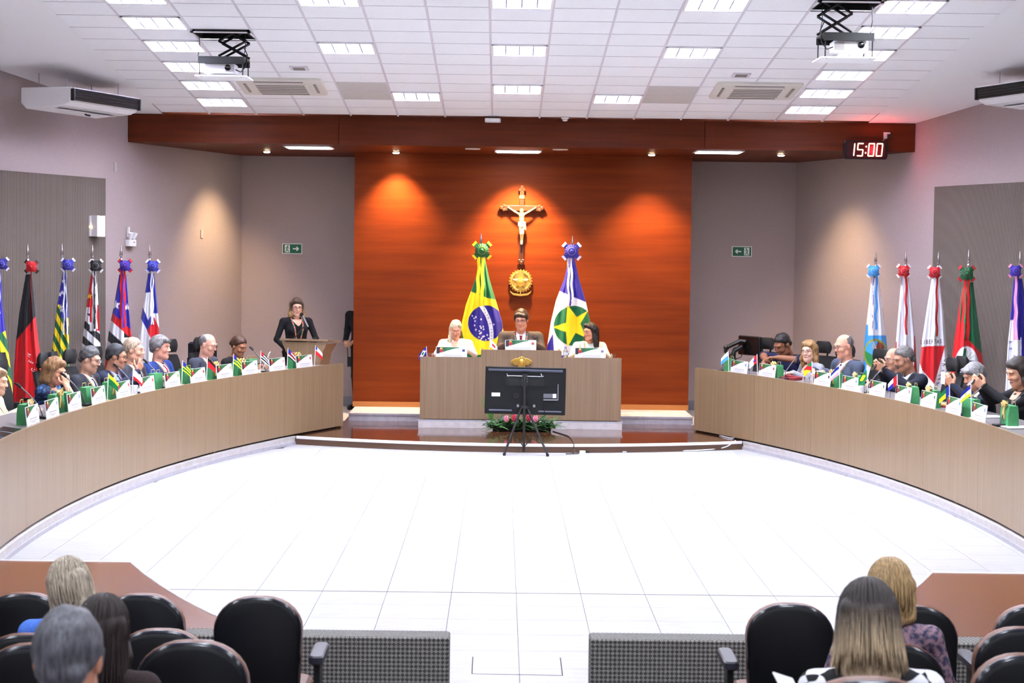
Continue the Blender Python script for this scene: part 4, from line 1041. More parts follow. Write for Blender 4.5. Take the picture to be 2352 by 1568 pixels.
t = thing('emergency_light', 'white twin head emergency light on the left wall', 'emergency light', p, rz)
MB().bbox((0, -.035, -.01), (.17, .07, .085), .015).build('battery_box', M_WHITE, t, smooth=30)
for x, lean in ((-.02, -8), (.045, 14)): MB().lathe([(.016, .04), (.024, .06), (.034, .12), (.03, .125)], 14, xf((x, -.035, 0), (R(10), R(lean), 0))).build('lamp_head', M_WHITE, t, smooth=True)
MB().box((-.04, -.02, .13), (.035, .03, .13)).build('bracket', M_WHITE, t); MB().box((.02, -.072, 0), (.03, .003, .01)).build('indicator', M_BLACK, t)
M_PLATE = mat('grey_cover_plate', (166, 156, 154), .5)
for px, py, lab in ((264, 383, 'small blank grey cover plate above the left fabric panel'), (463, 537, 'small blank grey cover plate on the left wall by the corner')):
    p, rz = wallhit(px, py, -1); tag(MB().bbox((0, -.006, 0), (.07, .115, .012), .008, (R(90), 0, 0)).build('cover_plate', M_PLATE, None, loc=p, rot=(0, 0, rz)), lab, 'wall plate', 'blank wall plates')

# ================================================================== equipment at the bench end of the right desk
p = ony(1722, 790, 23.9)
t = thing('equipment_monitor', 'black monitor on a jointed arm turned sideways behind right desk', 'monitor', (p.x, 23.9, 0), R(-58))
MB().bbox((0, 0, p.z-.02), (.44, .26, .04), .02, (R(90), 0, 0)).build('screen_back', M_BLACK, t); MB().bbox((0, .035, p.z-.02), (.28, .17, .05), .04, (R(90), 0, 0)).build('rear_bulge', M_BLACK, t); MB().box((0, -.024, p.z-.02), (.41, .004, .235)).build('screen', M_BLACKG, t)
q0 = ony(1712, 785, 23.9) ; 
t2 = thing('monitor_arm', 'black jointed monitor arm bending down to the floor cabinet', 'monitor arm', (0, 0, 0))
def P3(x, y, Y=23.95): v = ony(x, y, Y); return (v.x, v.y, v.z)
MB().tube([P3(1712, 785), P3(1700, 783), P3(1668, 798)], .030, 8).build('upper_link', M_BLACK, t2, smooth=True); MB().tube([P3(1668, 798), P3(1666, 806), P3(1686, 826)], .026, 8).build('lower_link', M_BLACK, t2, smooth=True)
MB().tube([P3(1705, 795), P3(1686, 806), P3(1684, 822)], .034, 8).build('second_link', M_BLACK, t2, smooth=True); MB().tube([P3(1686, 822), P3(1688, 900)], .03, 8).build('post', M_BLACK, t2)
for a, b_ in (((1668, 798)), ((1684, 822))): MB().ball(P3(a, b_), .04, 10).build('joint', M_BLACK, t2, smooth='full')
MB().tube([P3(1690, 824), P3(1702, 820), P3(1708, 805), P3(1703, 800)], .006, 6).build('cable', M_BLACKM, t2)
p = ony(1728, 835, 23.95)
t = thing('equipment_cabinet', 'grey equipment cabinet under the jointed arm in the right corner', 'cabinet', (p.x, 24.1, DZ)); MB().box((0, 0, .40), (.62, .45, .80)).build('body', mat('cabinet_grey', (150, 148, 156), .5), t, bevel=.006)
MB().box((0, -.228, .4), (.56, .008, .72)).build('door', mat('cabinet_grey2', (168, 166, 174), .5), t); MB().box((.22, -.236, .45), (.012, .012, .12)).build('handle', M_STEEL, t)
p = ony(1744, 790, 24.1)
t = thing('desk_phone', 'black cordless phone standing in its charger by the monitor', 'phone', (p.x, 24.05, p.z-.09)); MB().bbox((0, 0, .0), (.09, .08, .1), .02).build('charger', M_BLACK, t); MB().bbox((0, .0, .10), (.055, .03, .15), .012, (R(-8), 0, 0)).build('handset', mat('phone_dark', (40, 40, 44), .4), t); MB().box((0, -.018, .135), (.035, .003, .04), (R(-8), 0, 0)).build('phone_screen', mat('phone_grey', (170, 176, 180), .3), t)
p = ony(1755, 812, 24.12); tag(MB().bbox((0, 0, 0), (.1, .1, .12), .01).build('white_device_box', M_WHITE, None, loc=(p.x, 24.1, .96)), 'small white device box on the equipment cabinet', 'device')

# ================================================================== carpeted parapets and audience floor
def carpet_mat():
    m = mat('patterned_carpet', (120, 118, 116), .95); nt, N, L, b = nodes(m)
    tc = N.new('ShaderNodeTexCoord'); mp = N.new('ShaderNodeMapping'); mp.inputs['Rotation'].default_value = (0, R(45), 0); mp.inputs['Scale'].default_value = (60, 60, 60)
    ch = N.new('ShaderNodeTexChecker'); ch.inputs['Scale'].default_value = 1.0
    n1 = N.new('ShaderNodeTexNoise'); n1.inputs['Scale'].default_value = 160; n1.inputs['Detail'].default_value = 3
    ch.inputs[1].default_value = (*s2l((150, 147, 142)), 1); ch.inputs[2].default_value = (*s2l((76, 74, 73)), 1)
    mx = N.new('ShaderNodeMix'); mx.data_type = 'RGBA'; mx.blend_type = 'OVERLAY'; mx.inputs[0].default_value = .8
    L.new(tc.outputs['Object'], mp.inputs[0]); L.new(mp.outputs[0], ch.inputs[0]); L.new(tc.outputs['Object'], n1.inputs[0]); L.new(ch.outputs[0], mx.inputs[6]); L.new(n1.outputs['Fac'], mx.inputs[7]); L.new(mx.outputs[2], b.inputs['Base Color'])
    bp = N.new('ShaderNodeBump'); bp.inputs['Strength'].default_value = .8; bp.inputs['Distance'].default_value = .01; L.new(n1.outputs['Fac'], bp.inputs['Height']); L.new(bp.outputs[0], b.inputs['Normal'])
    return m
M_CARPET = carpet_mat()

# ================================================================== audience: floor steps, parapets, seats
ROWY = [8.70, 7.62, 6.70, 5.80, 4.85, 3.95]
ROWF = [-.27, -.17, -.06, .06, .24, .34]
for k, (yy, zf) in enumerate(zip(ROWY, ROWF)):
    y1 = 9.41 if k == 0 else ROWY[k-1]-.25; y0 = yy-.25 if k < 5 else 0.0
    struct(MB().box((0, (y0+y1)/2, zf-.3), (16, y1-y0, .6)).build('floor_step', mat('audience_carpet', (70, 68, 70), .95)))
for s, lab, xe in ((-1, 'carpet covered low parapet left of the aisle', ony(1032, 1500, 9.42).x), (1, 'carpet covered low parapet right of the aisle', ony(1355, 1500, 9.42).x)):
    w_ = 6.6 - abs(xe); zt_ = ony(1180, 1458, 9.5).z; b = MB().bbox((xe + s*w_/2, 9.505, (zt_-.27)/2), (w_, .17, zt_+.27), .02)
    tag(b.build('aisle_parapet', M_CARPET, None, smooth=30), lab, 'parapet', 'carpeted parapets flanking the aisle')

M_SEATB = mat('seat_black_shell', (5, 6, 10), .45, spec=.22); M_SEATR = mat('seat_rim', (20, 22, 34), .2); M_BROWN = mat('brown_upholstery', (104, 62, 36), .45)
M_ARM = mat('arm_grey_black', (46, 46, 56), .35)
def rr(w_, h_, r, n=7, bot=.04):
    """outline of the seat back: wide rounded shoulders, slightly narrower foot"""
    P = []
    for (cx, cz, a0, q) in ((w_/2-r, h_-r*.86, 0, (r, r*.86)), (-w_/2+r, h_-r*.86, 90, (r, r*.86)), (-w_/2+bot+.02, bot, 180, (bot, bot)), (w_/2-bot-.02, bot, 270, (bot, bot))):
        for k in range(n+1):
            a = R(a0+90*k/n); P.append((cx+q[0]*math.cos(a), cz+q[1]*math.sin(a)))
    return P
def seat_proto():
    t = thing('auditorium_seat', 'x', 'seat')
    o = rr(.43, .66, .185); n = len(o)
    def ring(sc, y, cz=.33): return [(x*sc, y + .05*((z)/.66), cz+(z-cz)*sc) for x, z in o]
    b = MB(); b.loft([ring(.93, -.022), ring(.985, -.012), ring(1.0, .006)]); b.build('back_shell', M_SEATB, t, loc=(0, 0, .30), smooth=50)
    b = MB(); b.loft([ring(.985, -.013), ring(1.012, -.004), ring(1.012, .012), ring(.985, .02)], cap=False); b.build('rim', M_SEATR, t, loc=(0, 0, .30), smooth=60)
    b = MB(); b.loft([ring(1.0, .008), ring(1.02, .03), ring(1.01, .06), ring(.93, .08)]); b.build('back_cushion', M_BROWN, t, loc=(0, 0, .30), smooth=50)
    MB().bbox((0, .27, .44), (.46, .42, .10), .05).build('seat_cushion', M_BROWN, t, smooth=30)
    MB().bbox((0, .27, .375), (.44, .40, .04), .05).build('seat_pan', M_SEATB, t)
    for sg in (-1, 1):
        a = MB(); a.bbox((sg*.285, .20, .655), (.075, .34, .045), .03); a.build('armrest', M_ARM, t, smooth=30)
        MB().box((sg*.285, .16, .33), (.03, .12, .62)).build('arm_post', M_BLACK, t)
    MB().box((0, .18, .03), (.6, .12, .04)).build('foot_rail', M_BLACK, t)
    return t
seat0 = seat_proto(); _su = [False]
def seat(px, ptop, Y, label):
    p = ony(px, ptop, Y); c = seat0 if not _su[0] else copy_tree(seat0); _su[0] = True
    c.location = (p.x, Y, p.z-.965); return tag(c, label, 'seat', 'black backed auditorium seats')
SEATS = [(590, 1376, 0, 'black seat nearest the aisle in the front row, left side'), (318, 1370, 0, 'front row black seat beside the woman in blue'), (46, 1368, 0, 'front row black seat at the left edge'),
 (362, 1453, 1, 'second row black seat in front of the dark haired woman'), (52, 1464, 1, 'second row black seat behind the woman in blue'),
 (435, 1481, 2, 'third row black seat in front of the aisle parapet, left side'), (70, 1488, 2, 'third row black seat behind the grey haired man'),
 (1820, 1392, 0, 'black seat nearest the aisle in the front row, right side'), (2105, 1397, 0, 'front row black seat beside the wavy blonde woman'), (2391, 1396, 0, 'front row black seat at the right edge'),
 (2063, 1487, 1, 'second row black seat partly behind the houndstooth shoulder'), (2362, 1449, 1, 'second row black seat at the right edge'), (2372, 1512, 2, 'third row black seat in the bottom right corner'),
 (2012, 1572, 4, 'seat of the woman in houndstooth at the bottom edge'), (150, 1700, 5, 'seat of the grey haired man below the bottom left edge')]
_made = [(seat(px, pt, ROWY[row]-(.0 if row else .03), lab), px) for px, pt, row, lab in SEATS]
for c, px in _made:      # neighbours share one armrest: drop the doubled one
    for ch in list(c.children):
        if ch.name.startswith('arm'):
            xs = [v.co.x for v in ch.data.vertices]
            if (sum(xs) < 0) == (px < 1176): bpy.data.objects.remove(ch)

# ================================================================== people: smooth implicit bodies turned into one mesh
def _v(p): return np.array(p, float)
class Field:
    def __init__(s, lo, hi, vox):
        s.lo = _v(lo); s.vox = vox; s.n = np.ceil((_v(hi)-s.lo)/vox).astype(int)+1
        s.f = np.full(s.n, .5, np.float32); s.id = np.zeros(s.n, np.int8); s.best = np.full(s.n, .5, np.float32)
        s.ax = [s.lo[i]+vox*np.arange(s.n[i]) for i in range(3)]
    def _sl(s, lo, hi):
        a = np.clip(np.floor((lo-s.lo)/s.vox).astype(int), 0, s.n); b = np.clip(np.ceil((hi-s.lo)/s.vox).astype(int)+1, 0, s.n)
        if (b <= a).any(): return None
        sl = tuple(slice(a[i], b[i]) for i in range(3))
        X = np.stack(np.meshgrid(*[s.ax[i][sl[i]] for i in range(3)], indexing='ij'), -1)
        return sl, X
    def _put(s, sl, d, k, m, sub):
        f = s.f[sl]; d = d.astype(np.float32)
        if sub:
            h = np.clip(.5-.5*(-d-f)/k*-1, 0, 1); h = np.clip(.5+.5*(f+d)/k, 0, 1)      # smooth max(f, -d)
            s.f[sl] = -d + (f+d)*h + k*h*(1-h); return
        h = np.clip(.5+.5*(d-f)/k, 0, 1); s.f[sl] = d + (f-d)*h - k*h*(1-h)
        b = s.best[sl]; w_ = d < b; b[w_] = d[w_]; s.id[sl][w_] = m
    def cone(s, a, b, ra, rb, m=0, k=.02, sub=False):
        a, b = _v(a), _v(b); g = max(ra, rb)+k+2*s.vox
        q = s._sl(np.minimum(a, b)-g, np.maximum(a, b)+g)
        if q is None: return s
        sl, X = q; ab = b-a; L = max(ab@ab, 1e-9); t = np.clip(((X-a)@ab)/L, 0, 1)
        d = np.linalg.norm(X-a-t[..., None]*ab, axis=-1)-(ra+(rb-ra)*t); s._put(sl, d, k, m, sub); return s
    def ell(s, c, r, m=0, k=.02, rot=None, sub=False):
        c, r = _v(c), _v(r); g = r.max()+k+2*s.vox
        q = s._sl(c-g, c+g)
        if q is None: return s
        sl, X = q; P = X-c
        if rot is not None: P = P @ np.array(rot)
        q1 = P/r; k0 = np.linalg.norm(q1, axis=-1); k1 = np.linalg.norm(q1/r, axis=-1)
        d = np.where(k1 > 1e-6, k0*(k0-1)/np.maximum(k1, 1e-6), -r.min()); s._put(sl, d, k, m, sub); return s
    def cut(s, n, d, k=.012):
        """keep only n.x > d"""
        sl = tuple(slice(0, x) for x in s.n); X = np.stack(np.meshgrid(*s.ax, indexing='ij'), -1)
        s._put(sl, (X@_v(n)-d), k, 0, True) if False else s._maxin(d-(X@_v(n)), k); return s
    def _maxin(s, d, k):
        f = s.f; d = d.astype(np.float32); h = np.clip(.5+.5*(f-d)/k, 0, 1); s.f = d + (f-d)*h + k*h*(1-h)
    def mesh(s):
        f = s.f; S = f < 0; n = s.n
        c = [S[:-1, :-1, :-1], S[1:, :-1, :-1], S[:-1, 1:, :-1], S[1:, 1:, :-1], S[:-1, :-1, 1:], S[1:, :-1, 1:], S[:-1, 1:, 1:], S[1:, 1:, 1:]]
        tot = sum(x.astype(np.int8) for x in c); I = np.argwhere((tot > 0) & (tot < 8))
        if not len(I): return np.zeros((0, 3)), np.zeros((0, 4), int), np.zeros(0, int)
        cor = np.array([(0, 0, 0), (1, 0, 0), (0, 1, 0), (1, 1, 0), (0, 0, 1), (1, 0, 1), (0, 1, 1), (1, 1, 1)])
        V = np.stack([f[tuple((I+o).T)] for o in cor], 1)
        acc = np.zeros((len(I), 3)); cnt = np.zeros(len(I))
        for a in range(8):
            for ax in range(3):
                o = 1 << ax
                if a & o: continue
                b = a | o; fa, fb = V[:, a], V[:, b]; mk = (fa < 0) != (fb < 0)
                t = np.where(mk, fa/np.where(mk, fa-fb, 1), 0)
                p = cor[a][None, :]+t[:, None]*(cor[b]-cor[a])[None, :]; acc += p*mk[:, None]; cnt += mk
        verts = s.lo+(I+acc/cnt[:, None])*s.vox
        idx = -np.ones(n-1, np.int64); idx[tuple(I.T)] = np.arange(len(I))
        Q = []; MI = []
        for ax in range(3):
            u, w_ = (ax+1) % 3, (ax+2) % 3
            a = [slice(None)]*3; b = [slice(None)]*3; a[ax] = slice(0, -1); b[ax] = slice(1, None)
            ch = S[tuple(a)] != S[tuple(b)]; E = np.argwhere(ch)
            E = E[(E[:, u] > 0) & (E[:, w_] > 0) & (E[:, u] < n[u]-1) & (E[:, w_] < n[w_]-1)]
            eu = np.zeros(3, int); eu[u] = 1; ew = np.zeros(3, int); ew[w_] = 1
            q = np.stack([idx[tuple((E-eu-ew).T)], idx[tuple((E-ew).T)], idx[tuple(E.T)], idx[tuple((E-eu).T)]], 1)
            ins = S[tuple(E.T)]; q[~ins] = q[~ins][:, ::-1]; Q.append(q); MI.append(s.id[tuple(E.T)])
        return verts, np.concatenate(Q), np.concatenate(MI).astype(int)
def mesh_from(parts, name, mats, xfm=None):
    """join the given (verts, quads, material ids) into one mesh"""
    off_ = 0; VV = []; FF = []; MM = []
    for v, q, m in parts:
        VV.append(v); FF.append(q+off_); MM.append(m); off_ += len(v)
    v = np.concatenate(VV); q = np.concatenate(FF); mi = np.concatenate(MM)
    me = bpy.data.meshes.new(name)
    me.vertices.add(len(v)); me.vertices.foreach_set('co', v.astype(np.float32).ravel())
    me.loops.add(len(q)*4); me.loops.foreach_set('vertex_index', q.astype(np.int32).ravel())
    me.polygons.add(len(q)); me.polygons.foreach_set('loop_start', np.arange(0, len(q)*4, 4, dtype=np.int32)); me.polygons.foreach_set('loop_total', np.full(len(q), 4, np.int32))
    for m in mats: me.materials.append(m)
    me.polygons.foreach_set('material_index', mi.astype(np.int32)); me.polygons.foreach_set('use_smooth', np.ones(len(q), bool))
    me.update(calc_edges=True); return me

def skin_mat(c):
    return noisy('skin_%d_%d_%d' % c, c, tuple(min(255, int(v*1.06)) for v in c), 30, .5, spec=.3)
def cloth_mat(c, rough=.85):
    return noisy('cloth_%d_%d_%d' % c, c, tuple(min(255, int(v*1.12)+3) for v in c), 120, rough, bump=.05, spec=.25)
def hair_mat(c, c2=None, grad=None):
    """strand-like streaks; grad fades to a second colour towards the tips (z range in the head's own space)"""
    nm = 'hair_%d_%d_%d' % c + ('_%d_%d_%d' % c2 if c2 else '')
    if nm in MATS: return MATS[nm]
    m = mat(nm, c, .42, spec=.4); nt, N, L, b = nodes(m)
    tc = N.new('ShaderNodeTexCoord'); mp = N.new('ShaderNodeMapping'); mp.inputs['Scale'].default_value = (70, 55, 7)
    n1 = N.new('ShaderNodeTexNoise'); n1.inputs['Scale'].default_value = 1.6; n1.inputs['Detail'].default_value = 5; n1.inputs['Roughness'].default_value = .7
    cr = N.new('ShaderNodeValToRGB'); e = cr.color_ramp.elements
    dk = tuple(v*.55 for v in c); lt = tuple(min(255, v*1.3+6) for v in c)
    e[0].position = .3; e[0].color = (*s2l(dk), 1); e[1].position = .7; e[1].color = (*s2l(lt), 1)
    L.new(tc.outputs['Object'], mp.inputs[0]); L.new(mp.outputs[0], n1.inputs[0]); L.new(n1.outputs['Fac'], cr.inputs[0]); out = cr.outputs[0]
    if c2:
        cr2 = N.new('ShaderNodeValToRGB'); e = cr2.color_ramp.elements
        e[0].position = .3; e[0].color = (*s2l(tuple(v*.6 for v in c2)), 1); e[1].position = .7; e[1].color = (*s2l(tuple(min(255, v*1.2+6) for v in c2)), 1)
        L.new(n1.outputs['Fac'], cr2.inputs[0])
        sx = N.new('ShaderNodeSeparateXYZ'); mr = N.new('ShaderNodeMapRange'); mr.inputs[1].default_value = grad[0]+.06; mr.inputs[2].default_value = grad[1]+.06
        nz = N.new('ShaderNodeTexNoise'); nz.inputs['Scale'].default_value = 18; ad = N.new('ShaderNodeMath'); ad.operation = 'MULTIPLY_ADD'; ad.inputs[1].default_value = .12
        L.new(tc.outputs['Object'], sx.inputs[0]); L.new(mp.outputs[0], nz.inputs[0]); L.new(nz.outputs['Fac'], ad.inputs[0]); L.new(sx.outputs['Z'], ad.inputs[2]); L.new(ad.outputs[0], mr.inputs[0])
        mx = N.new('ShaderNodeMix'); mx.data_type = 'RGBA'; L.new(mr.outputs[0], mx.inputs[0]); L.new(out, mx.inputs[6]); L.new(cr2.outputs[0], mx.inputs[7]); out = mx.outputs[2]
    L.new(out, b.inputs['Base Color'])
    bp = N.new('ShaderNodeBump'); bp.inputs['Strength'].default_value = .7; bp.inputs['Distance'].default_value = .006; L.new(n1.outputs['Fac'], bp.inputs['Height']); L.new(bp.outputs[0], b.inputs['Normal'])
    return m

def hand(F, wr, d, nrm, curl, side, m, spread=.0, sc=1.0):
    """palm, four unequal fingers with two bends and a thumb, grown from the wrist along d, palm facing nrm"""
    d = Vector(d).normalized(); n = Vector(nrm); n = (n - d*n.dot(d)).normalized(); s_ = d.cross(n)*side   # s_ points to the thumb side
    W_ = Vector(wr)
    for k, (o, L, fl) in enumerate(((.030, .085, .072), (.010, .088, .080), (-.011, .084, .074), (-.030, .078, .058))):
        o, L, fl = o*sc, L*sc, fl*sc
        kn = W_ + d*L + s_*o
        F.cone(W_ + s_*o*.5 - d*.005, kn, .014*sc, .0105*sc, m, .012)
        p = kn; ang = curl*(.75 + .12*k); dirn = d
        for q, (frac, r0, r1) in enumerate(((.46, .0098, .0090), (.30, .0088, .0080), (.24, .0080, .0070))):
            dirn = (d*math.cos(ang*(q+1)) + n*math.sin(ang*(q+1)) + s_*spread*(1.5-k)*.2).normalized()
            e = p + dirn*fl*frac; F.cone(p, e, r0*sc, r1*sc, m, .004); p = e
    b = W_ + d*.022*sc + s_*.022*sc
    t1 = b + (d*.55 + s_*.75 + n*.35).normalized()*.045*sc; t2 = t1 + (d*.85 + s_*.25 + n*.45).normalized()*.032*sc; t3 = t2 + (d*.9 - s_*.1 + n*.5).normalized()*.024*sc
    F.cone(b, t1, .016*sc, .0125*sc, m, .012); F.cone(t1, t2, .0115*sc, .010*sc, m, .005); F.cone(t2, t3, .010*sc, .008*sc, m, .004)

def rotm(yaw=0, pitch=0, roll=0):
    return Euler((R(pitch), R(roll), R(yaw)), 'ZXY').to_matrix() if False else (Matrix.Rotation(R(yaw), 3, 'Z') @ Matrix.Rotation(R(pitch), 3, 'X') @ Matrix.Rotation(R(roll), 3, 'Y'))

def decal(bvh, pts, dirv, offs=.0035):
    """lay a grid of (origin) points onto the body along dirv; returns rows of points"""
    out = []
    for row in pts:
        rr_ = []
        for p in row:
            h = bvh.ray_cast(Vector(p) - dirv*.6, dirv, 1.2)
            rr_.append((h[0] - dirv*offs) if h[0] is not None else Vector(p))
        out.append(rr_)
    return out
def sheet(rows, name, m, parent):
    nx = len(rows[0]); vs = [p for r in rows for p in r]; fs = []
    for j in range(len(rows)-1):
        for i in range(nx-1): fs.append((j*nx+i, j*nx+i+1, (j+1)*nx+i+1, (j+1)*nx+i))
    return MB().add(vs, fs).build(name, m, parent, smooth='full')

M_EYEW = mat('eye_white', (222, 216, 210), .3); M_IRIS = mat('eye_dark', (34, 24, 20), .2); M_GLF = mat('spectacle_frame', (26, 22, 24), .3)
M_LANY = noisy('lanyard_print', (30, 120, 96), (206, 96, 72), 55, .6, detail=1, lo=.45, hi=.52)
M_SHIRT = cloth_mat((228, 230, 238)); M_TIED = cloth_mat((40, 40, 52)); M_TIER = cloth_mat((150, 34, 46))

def person(label, loc, rz, top=(40, 42, 52), skin=(198, 148, 120), hair=(60, 56, 56), style='short', hair2=None, grad=None, pants=(30, 30, 36), scale=1.0, lean=6, turn=0, nod=0, tiltr=0, twist=0,
           arms=None, curl=.55, female=False, suit=True, tie=None, lany=False, glasses=False, bare=False, stand=False, neckline=None, brow=None, lips=None, beard=None, group=None, vox=.011, shirt=None, belly=1.0, hv=.006, facing=True, handn=None, sleeve=None, extra=None, legs=True, rawarms=False, strands=0, lock=False, hlen=None):
    """seated or standing figure facing local -y; arms: dict side -> (elbow, wrist, hand direction, palm normal)"""
    root = thing('person', label, 'person', loc, rz, group); root.scale = (scale,)*3
    sk = skin_mat(skin); ct = top if not isinstance(top, tuple) else cloth_mat(top); cp = cloth_mat(pants); shoe = mat('shoe_black', (16, 15, 16), .35)
    mats = [ct, sk, cp, shoe, sk]
    hz = .93 if stand else .44
    sw = .18 if female else .212
    T = Matrix.Translation((0, 0, hz)) @ (rotm(twist, 0, 0).to_4x4()) @ Matrix.Rotation(R(lean), 4, 'X')      # torso space, origin at the hips
    def tp(x, y, z): return T @ Vector((x, y, z))
    nb = tp(0, .012, .448)                                # base of the neck
    HM = Matrix.Translation(tp(0, -.014, .612 if not female else .60)) @ rotm(twist+turn, nod+lean*.3, tiltr).to_4x4()
    hs = .92 if female else .955
    HM = HM @ Matrix.Scale(hs, 4)
    def hp(x, y, z): return HM @ Vector((x, y, z))
    # ---- body in clothes
    lo = Vector((-.62, -.75, -.02)); hi = Vector((.62, .42, hz+.62))
    F = Field(lo, hi, vox)
    tr = np.array((T.to_3x3()))
    F.ell(tp(0, .0, .02), (.175, .135, .13), 2 if not stand else 2, .05, tr)
    F.ell(tp(0, -.012*belly, .16), (.155*belly if not female else .14, .115*belly, .14), 0, .06, tr)
    F.ell(tp(0, -.005, .295), ((.185 if not female else .155), .118, .15), 0, .05, tr)
    if female:
        for sg in (-1, 1): F.ell(tp(sg*.07, -.085, .30), (.062, .052, .06), 0, .03, tr)
    for sg in (-1, 1):
        F.cone(tp(sg*.075, .022, .425), tp(sg*(sw-.015), .012, .405), .046, .064 if not female else .052, 0, .04)
    F.cone(tp(0, .03, .41), tp(0, .01, .36), .055, .095, 1 if bare else 0, .03)
    _tv, _tq, _ = F.mesh()
    bvh = BVHTree.FromPolygons([tuple(x) for x in _tv], [tuple(int(i) for i in x) for x in _tq])
    A = {}
    for sg, key in ((-1, 'r'), (1, 'l')):
        E_, Wr = (sg*.255, -.10, hz+.22), (sg*.13, -.36, .80)
        dd, nn = (-sg*.35, -1, -.05), (0, 0, -1)
        if arms and key in arms:
            E_, Wr = arms[key][0], arms[key][1]
            if not stand and not rawarms: E_, Wr = (E_[0], E_[1], max(E_[2]-.085, .70)), (Wr[0], Wr[1], max(Wr[2]-.085, .795))
            if len(arms[key]) > 2: dd, nn = arms[key][2], arms[key][3]
        A[key] = (sg, Vector(E_), Vector(Wr), dd, nn)
        S_ = tp(sg*sw, .012, .405)
        am = 0
        r1, r2 = (.056, .047) if not female else (.046, .039)
        F.cone(S_, E_, r1, r2, am, .03)
        if sleeve == 'short':
            F.cone(E_, Wr, .042, .028, 1, .01); md = Vector(E_)*.6 + S_*.4; F.cone(md, E_, .040, .040, 1, .004)
        else: F.cone(E_, Vector(Wr), r2, .035 if not female else .030, am, .02)
    if legs:
        for sg in (-1, 1):
            if stand:
                F.cone((sg*.09, 0, .90), (sg*.10, -.01, .48), .085, .062, 2, .04); F.cone((sg*.10, -.01, .48), (sg*.10, .02, .10), .060, .045, 2, .02); F.cone((sg*.10, .03, .045), (sg*.115, -.15, .035), .042, .036, 3, .01)
            else:
                F.cone((sg*.09, 0, .43), (sg*.11, -.42, .435), .085, .062, 2, .04); F.cone((sg*.11, -.42, .435), (sg*.11, -.40, .10), .062, .045, 2, .02); F.cone((sg*.11, -.37, .045), (sg*.12, -.56, .035), .042, .036, 3, .01)
    parts = [F.mesh()]
    # ---- head and neck, finer
    H = Field(tuple(hp(0, 0, 0)[i]-.20 for i in range(3)), tuple(hp(0, 0, 0)[i]+.18 for i in range(3)), hv)
    hr = np.array(HM.to_3x3())/hs; k_ = hs
    def he(c, r, m=1, k=.02, sub=False): H.ell(hp(*c), tuple(x*k_ for x in r), m, k, hr, sub)
    def hc(a, b, ra, rb, m=1, k=.015, sub=False): H.cone(hp(*a), hp(*b), ra*k_, rb*k_, m, k, sub)
    he((0, .014, .028), (.074, .094, .092)); he((0, -.018, -.03), (.060, .072, .088), k=.03)
    hc((-.04, -.01, -.075), (0, -.062, -.098), .028, .026, k=.03); hc((.04, -.01, -.075), (0, -.062, -.098), .028, .026, k=.03)
    hc((-.034, -.078, .030), (.034, -.078, .030), .014, .014, k=.02)
    for sg in (-1, 1):
        he((sg*.031, -.101, .008), (.020, .018, .013), k=.012, sub=True); he((sg*.040, -.066, -.026), (.022, .02, .022), k=.02)
        he((sg*.076, .012, -.004), (.010, .020, .031), k=.006)
    hc((0, -.088, .014), (0, -.106, -.022), .009, .0125, k=.010); hc((-.012, -.096, -.026), (.012, -.096, -.026), .009, .009, k=.008)
    he((0, -.084, -.060), (.024, .012, .011), k=.010)
    H.cone(hp(0, .022, -.05), tp(0, .016, .40), .050 if not female else .042, .058 if not female else .048, 1, .03)
    parts.append(H.mesh())
    # ---- hands, finest
    for key, (sg, E_, Wr, dd, nn) in A.items():
        G = Field(tuple(Wr[i]-.21 for i in range(3)), tuple(Wr[i]+.21 for i in range(3)), .0048)
        G.cone(Wr - (Wr-E_).normalized()*.05, Wr, .027, .024, 1, .01)
        hand(G, Wr, dd, nn, curl, -sg, 1, sc=1.0 if not female else .92); parts.append(G.mesh())
    me = mesh_from(parts, 'body', mats); body = obj('body', me, root)
    fw = (T.to_3x3() @ Vector((0, 1, 0))).normalized()
    def strip(l, r, z0, z1, n=9, m=5, bend=None):
        rows = []
        for j in range(n):
            u = j/(n-1); z = z0+(z1-z0)*u; a, b = l(u), r(u); rows.append([tp(a+(b-a)*i/(m-1), 0, z) for i in range(m)])
        return rows
    if facing:
        if suit:
            sheet(decal(bvh, strip(lambda u: -.058*(1-u)**.8-.002, lambda u: .058*(1-u)**.8+.002, .440, .20), fw, .004), 'shirt_front', shirt if shirt is not None else M_SHIRT, root)
            lap = mat('lapel_%d_%d_%d' % top, tuple(int(v*.8) for v in top), .7) if isinstance(top, tuple) else ct
            for sg in (-1, 1):
                sheet(decal(bvh, strip(lambda u: sg*(.060*(1-u)**.8+.002), lambda u: sg*((.060*(1-u)**.8+.002)+.050*math.sin(math.pi*min(1, .25+.75*u))**.7*(1 if u < .99 else 0)+.003), .440, .185), fw, .0065), 'lapel', lap, root)
                a = MB(); a.add([nb+Vector(q) for q in [(T.to_3x3() @ Vector(v)) for v in ((sg*.058, .02, .022), (sg*.052, -.04, .018), (sg*.012, -.075, -.012), (sg*.036, -.082, -.040), (sg*.066, -.03, -.012), (sg*.07, .02, -.01))]], [(0, 1, 4, 5), (1, 2, 3, 4)]); a.build('collar', shirt if shirt is not None else M_SHIRT, root)
            if tie is not None:
                sheet(decal(bvh, strip(lambda u: -(.013+.012*u), lambda u: .013+.012*u, .432, .19), fw, .010), 'tie', tie, root)
        if bare:
            sheet(decal(bvh, strip(lambda u: -.072*(1-u)**.7-.002, lambda u: .072*(1-u)**.7+.002, .442, bare if isinstance(bare, float) else .30), fw, .004), 'neckline_skin', sk, root)
        if neckline is not None:
            sheet(decal(bvh, strip(lambda u: -.055+.02*u, lambda u: .055-.02*u, .46, .26), fw, .004), 'blouse_front', neckline, root)
